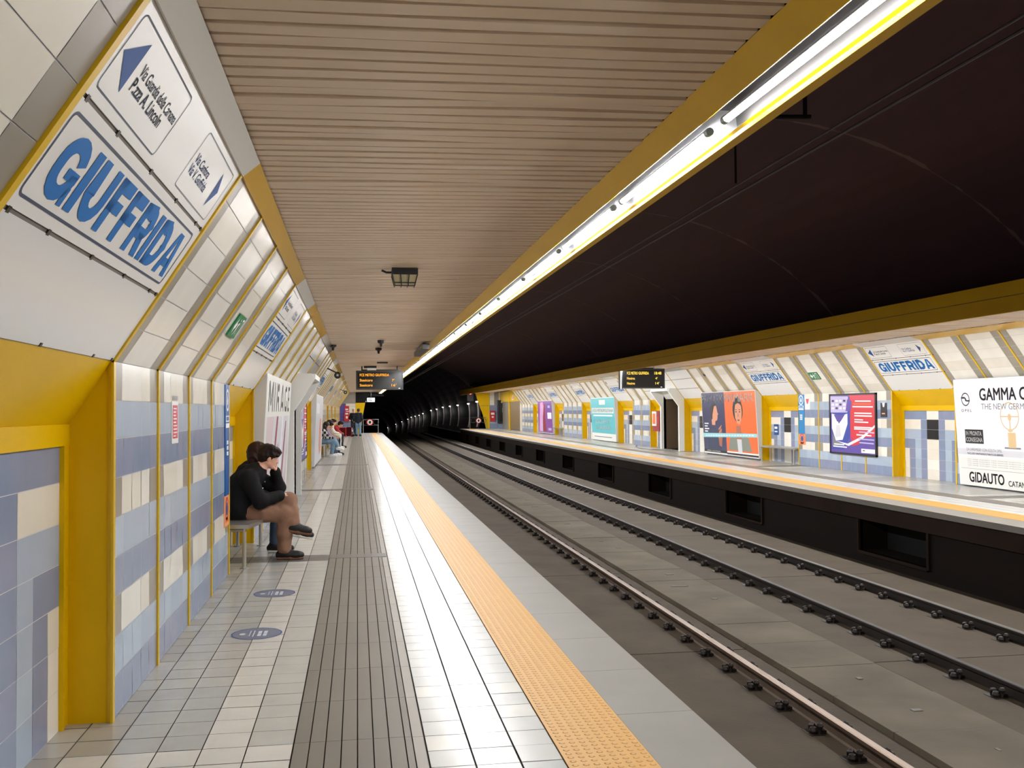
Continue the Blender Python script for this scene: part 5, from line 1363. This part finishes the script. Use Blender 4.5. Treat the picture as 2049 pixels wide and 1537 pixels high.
JB = dict(pelvis=(-.05, 0, .575), chest=(.02, 0, .82), neck=(.10, 0, 1.00), head=(.17, 0, 1.135), hfw=(.98, .1, -.16), hup=(.16, 0, .98), hem=(-.02, 0, .5),
          shL=(.05, .17, .93), elL=(.16, .2, .70), wrL=(.36, .1, .66), hdL=((1, -.3, -.1), (0, 0, -1), (0, -1, 0), .4),
          shR=(.05, -.17, .93), elR=(.16, -.2, .70), wrR=(.36, -.1, .66), hdR=((1, .3, -.1), (0, 0, -1), (0, 1, 0), .4),
          hipL=(.02, .09, .55), knL=(.42, .05, .60), anL=(.60, -.10, .27), toL=(.78, -.12, .215), soleL=(-.2, 0, -.98),
          hipR=(.02, -.09, .54), knR=(.40, -.09, .51), anR=(.36, -.08, .09), toR=(.55, -.1, .04))
person('seated person with long brown hair and blue jeans, mostly hidden behind the black jacket', (-1.30, 11.62, 0), 0, JB,
       dict(skin=SKIN, top=J_BLACK, legs=JEAN, shoe=SHOE_B, sole=SOLE_W, hair='long', hmat=HAIR_R, hairlen=.26, bulk=1.05, group='people on the near bench'), .008)
def sit(lean=.0, bend=0.0, cross=False):
    J = dict(pelvis=(-.03, 0, .575), chest=(.03 + lean, 0, .82), neck=(.09 + lean * 1.6, 0, 1.0 - bend), head=(.15 + lean * 2.0, 0, 1.135 - bend * 1.3), hfw=(.96, .0, -.25 - bend * 2), hup=(.2, 0, 1),
          shL=(.06 + lean, .17, .93 - bend), elL=(.2 + lean, .2, .70), wrL=(.40, .08, .66), hdL=((1, -.2, -.1), (0, 0, -1), (0, -1, 0), .5),
          shR=(.06 + lean, -.17, .93 - bend), elR=(.2 + lean, -.2, .70), wrR=(.40, -.08, .66), hdR=((1, .2, -.1), (0, 0, -1), (0, 1, 0), .5),
          hipL=(.02, .09, .55), knL=(.44, .11, .55), anL=(.44, .11, .09), toL=(.62, .12, .04), hipR=(.02, -.09, .55), knR=(.44, -.11, .55), anR=(.36, -.1, .09), toR=(.55, -.11, .04))
    if cross: J.update(knL=(.45, -.02, .62), anL=(.60, -.16, .34), toL=(.78, -.18, .28), soleL=(-.2, 0, -.98))
    return J
person('seated person in a black and white plaid shirt and light jeans with long dark hair', (-1.26, 34.95, 0), 0, sit(.02, .02, True), dict(skin=SKIN2, top=PLAID, legs=JEAN_L, shoe=SHOE_W, sole=SOLE_W, hair='long', hmat=HAIR_K, hairlen=.22, group='people on the second bench'), .011)
person('seated person in a lilac top beside the plaid shirt', (-1.20, 35.65, 0), 0, sit(.04, .03), dict(skin=SKIN2, top=J_LILAC, legs=JEAN, shoe=SHOE_W, sole=SOLE_W, hair='short', hmat=HAIR_D, group='people on the second bench'), .012)
person('seated person in an olive yellow top with black hair', (-1.14, 36.35, 0), 0, sit(.0, -.02), dict(skin=SKIN2, top=J_OLIVE, legs=DARK_TR, shoe=SHOE_B, sole=SOLE_D, hair='short', hmat=HAIR_K, group='people on the second bench'), .012)
person('person in cream white sitting beyond the olive top', (-1.20, 42.6, 0), 0, sit(.02, 0), dict(skin=SKIN, top=J_CREAM, legs=J_CREAM, shoe=SHOE_W, sole=SOLE_W, hair='short', hmat=HAIR_R, group='people farther down the platform'), .014)
person('bowed person in red sitting just before the red suitcases', (-1.12, 43.4, 0), 0, sit(.12, .08), dict(skin=SKIN2, top=J_RED, legs=DARK_TR, shoe=SHOE_B, sole=SOLE_D, hair='short', hmat=HAIR_D, group='people farther down the platform'), .014)
def stand(ax=.0):
    return dict(pelvis=(0, 0, .96), chest=(.02, 0, 1.24), neck=(.0, 0, 1.47), head=(.03, 0, 1.625), hfw=(1, 0, -.05), hup=(0, 0, 1),
          shL=(0, .185, 1.41), elL=(-.05, .30, 1.14), wrL=(.10, .34, .98), hdL=((.4, 0, -1), (0, -1, 0), (1, 0, 0), .4),
          shR=(0, -.185, 1.41), elR=(-.05, -.26, 1.13), wrR=(.16, -.20, 1.02), hdR=((.6, .3, -.6), (0, 1, 0), (1, 0, 0), .4),
          hipL=(0, .09, .92), knL=(.03, .11, .50), anL=(0, .12, .09), toL=(.17, .13, .04), hipR=(0, -.09, .92), knR=(.02, -.1, .50), anR=(-.04, -.12, .09), toR=(.13, -.13, .04))
person('standing person in a dark jacket and light jeans seen from behind at the platform end', (.06, 63.2, 0), math.radians(75), stand(), dict(skin=SKIN2, top=J_NAVY, legs=JEAN_L, shoe=SHOE_B, sole=SOLE_D, hair='short', hmat=HAIR_K, bulk=1.1, group='people farther down the platform'), .014)
person('standing fair haired person in dark clothes beside the person in light jeans', (-.25, 64.3, 0), math.radians(-60), stand(), dict(skin=SKIN, top=J_BLACK, legs=DARK_TR, shoe=SHOE_B, sole=SOLE_D, hair='short', hmat=HAIR_B, bulk=1.0, group='people farther down the platform'), .014)
def suitcase(x, y, w, h, m, label, grp=None):
    t = thing('suitcase', label, 'suitcase', (x, y, 0), grp)
    b = MB(); e = .03
    for (dx, dz) in ((0, e), (e, 0)): b.box(x - w / 2 + dx, x + w / 2 - dx, y - .12, y + .12, .05 + dz, h - dz, m)
    b.build('shell', t); r = MB()
    for i in range(5): r.box(x - w * .38 + i * w * .18, x - w * .34 + i * w * .18, y - .128, y + .128, .1, h - .06, m)
    r.build('ribs', t)
    MB().tube([(x - .08, y, h - .02), (x - .08, y, h + .12), (x + .08, y, h + .12), (x + .08, y, h - .02)], .011, STEEL_D, 6).build('handle', t)
    for sx in (-1, 1):
        for sy in (-.08, .08): MB().tube([(x + sx * w * .4 - .012, y + sy, .027), (x + sx * w * .4 + .012, y + sy, .027)], .027, BLACKP, 10).build('wheel', t)
suitcase(-.90, 61.0, .42, .60, RED, 'red suitcase nearer the wall at the platform end', 'red suitcases')
suitcase(-.52, 61.3, .36, .62, RED_D, 'darker red suitcase beside the red suitcase', 'red suitcases')
t = thing('shopping_bag', 'white and dark bags on the floor beside the standing pair', 'bag', (-.36, 62.0, 0))
b = SDF(); b.cap((0, 0, .16), (0, .05, .22), .15, .12).ell((.05, 0, .12), (.17, .14, .12)); V, Fc = b.mesh(.02, .006, 30); m = MB(); m.mesh(V + np.array((-.36, 62, 0)), Fc, BLACKP); m.build('dark_bag', t, True)
b = SDF(); b.cap((0, 0, .44), (0, 0, .58), .11, .08); V, Fc = b.mesh(.02, .006, 30); m = MB(); m.mesh(V + np.array((-.40, 62.05, -.08)), Fc, WHITE_P); m.build('white_bag', t, True)
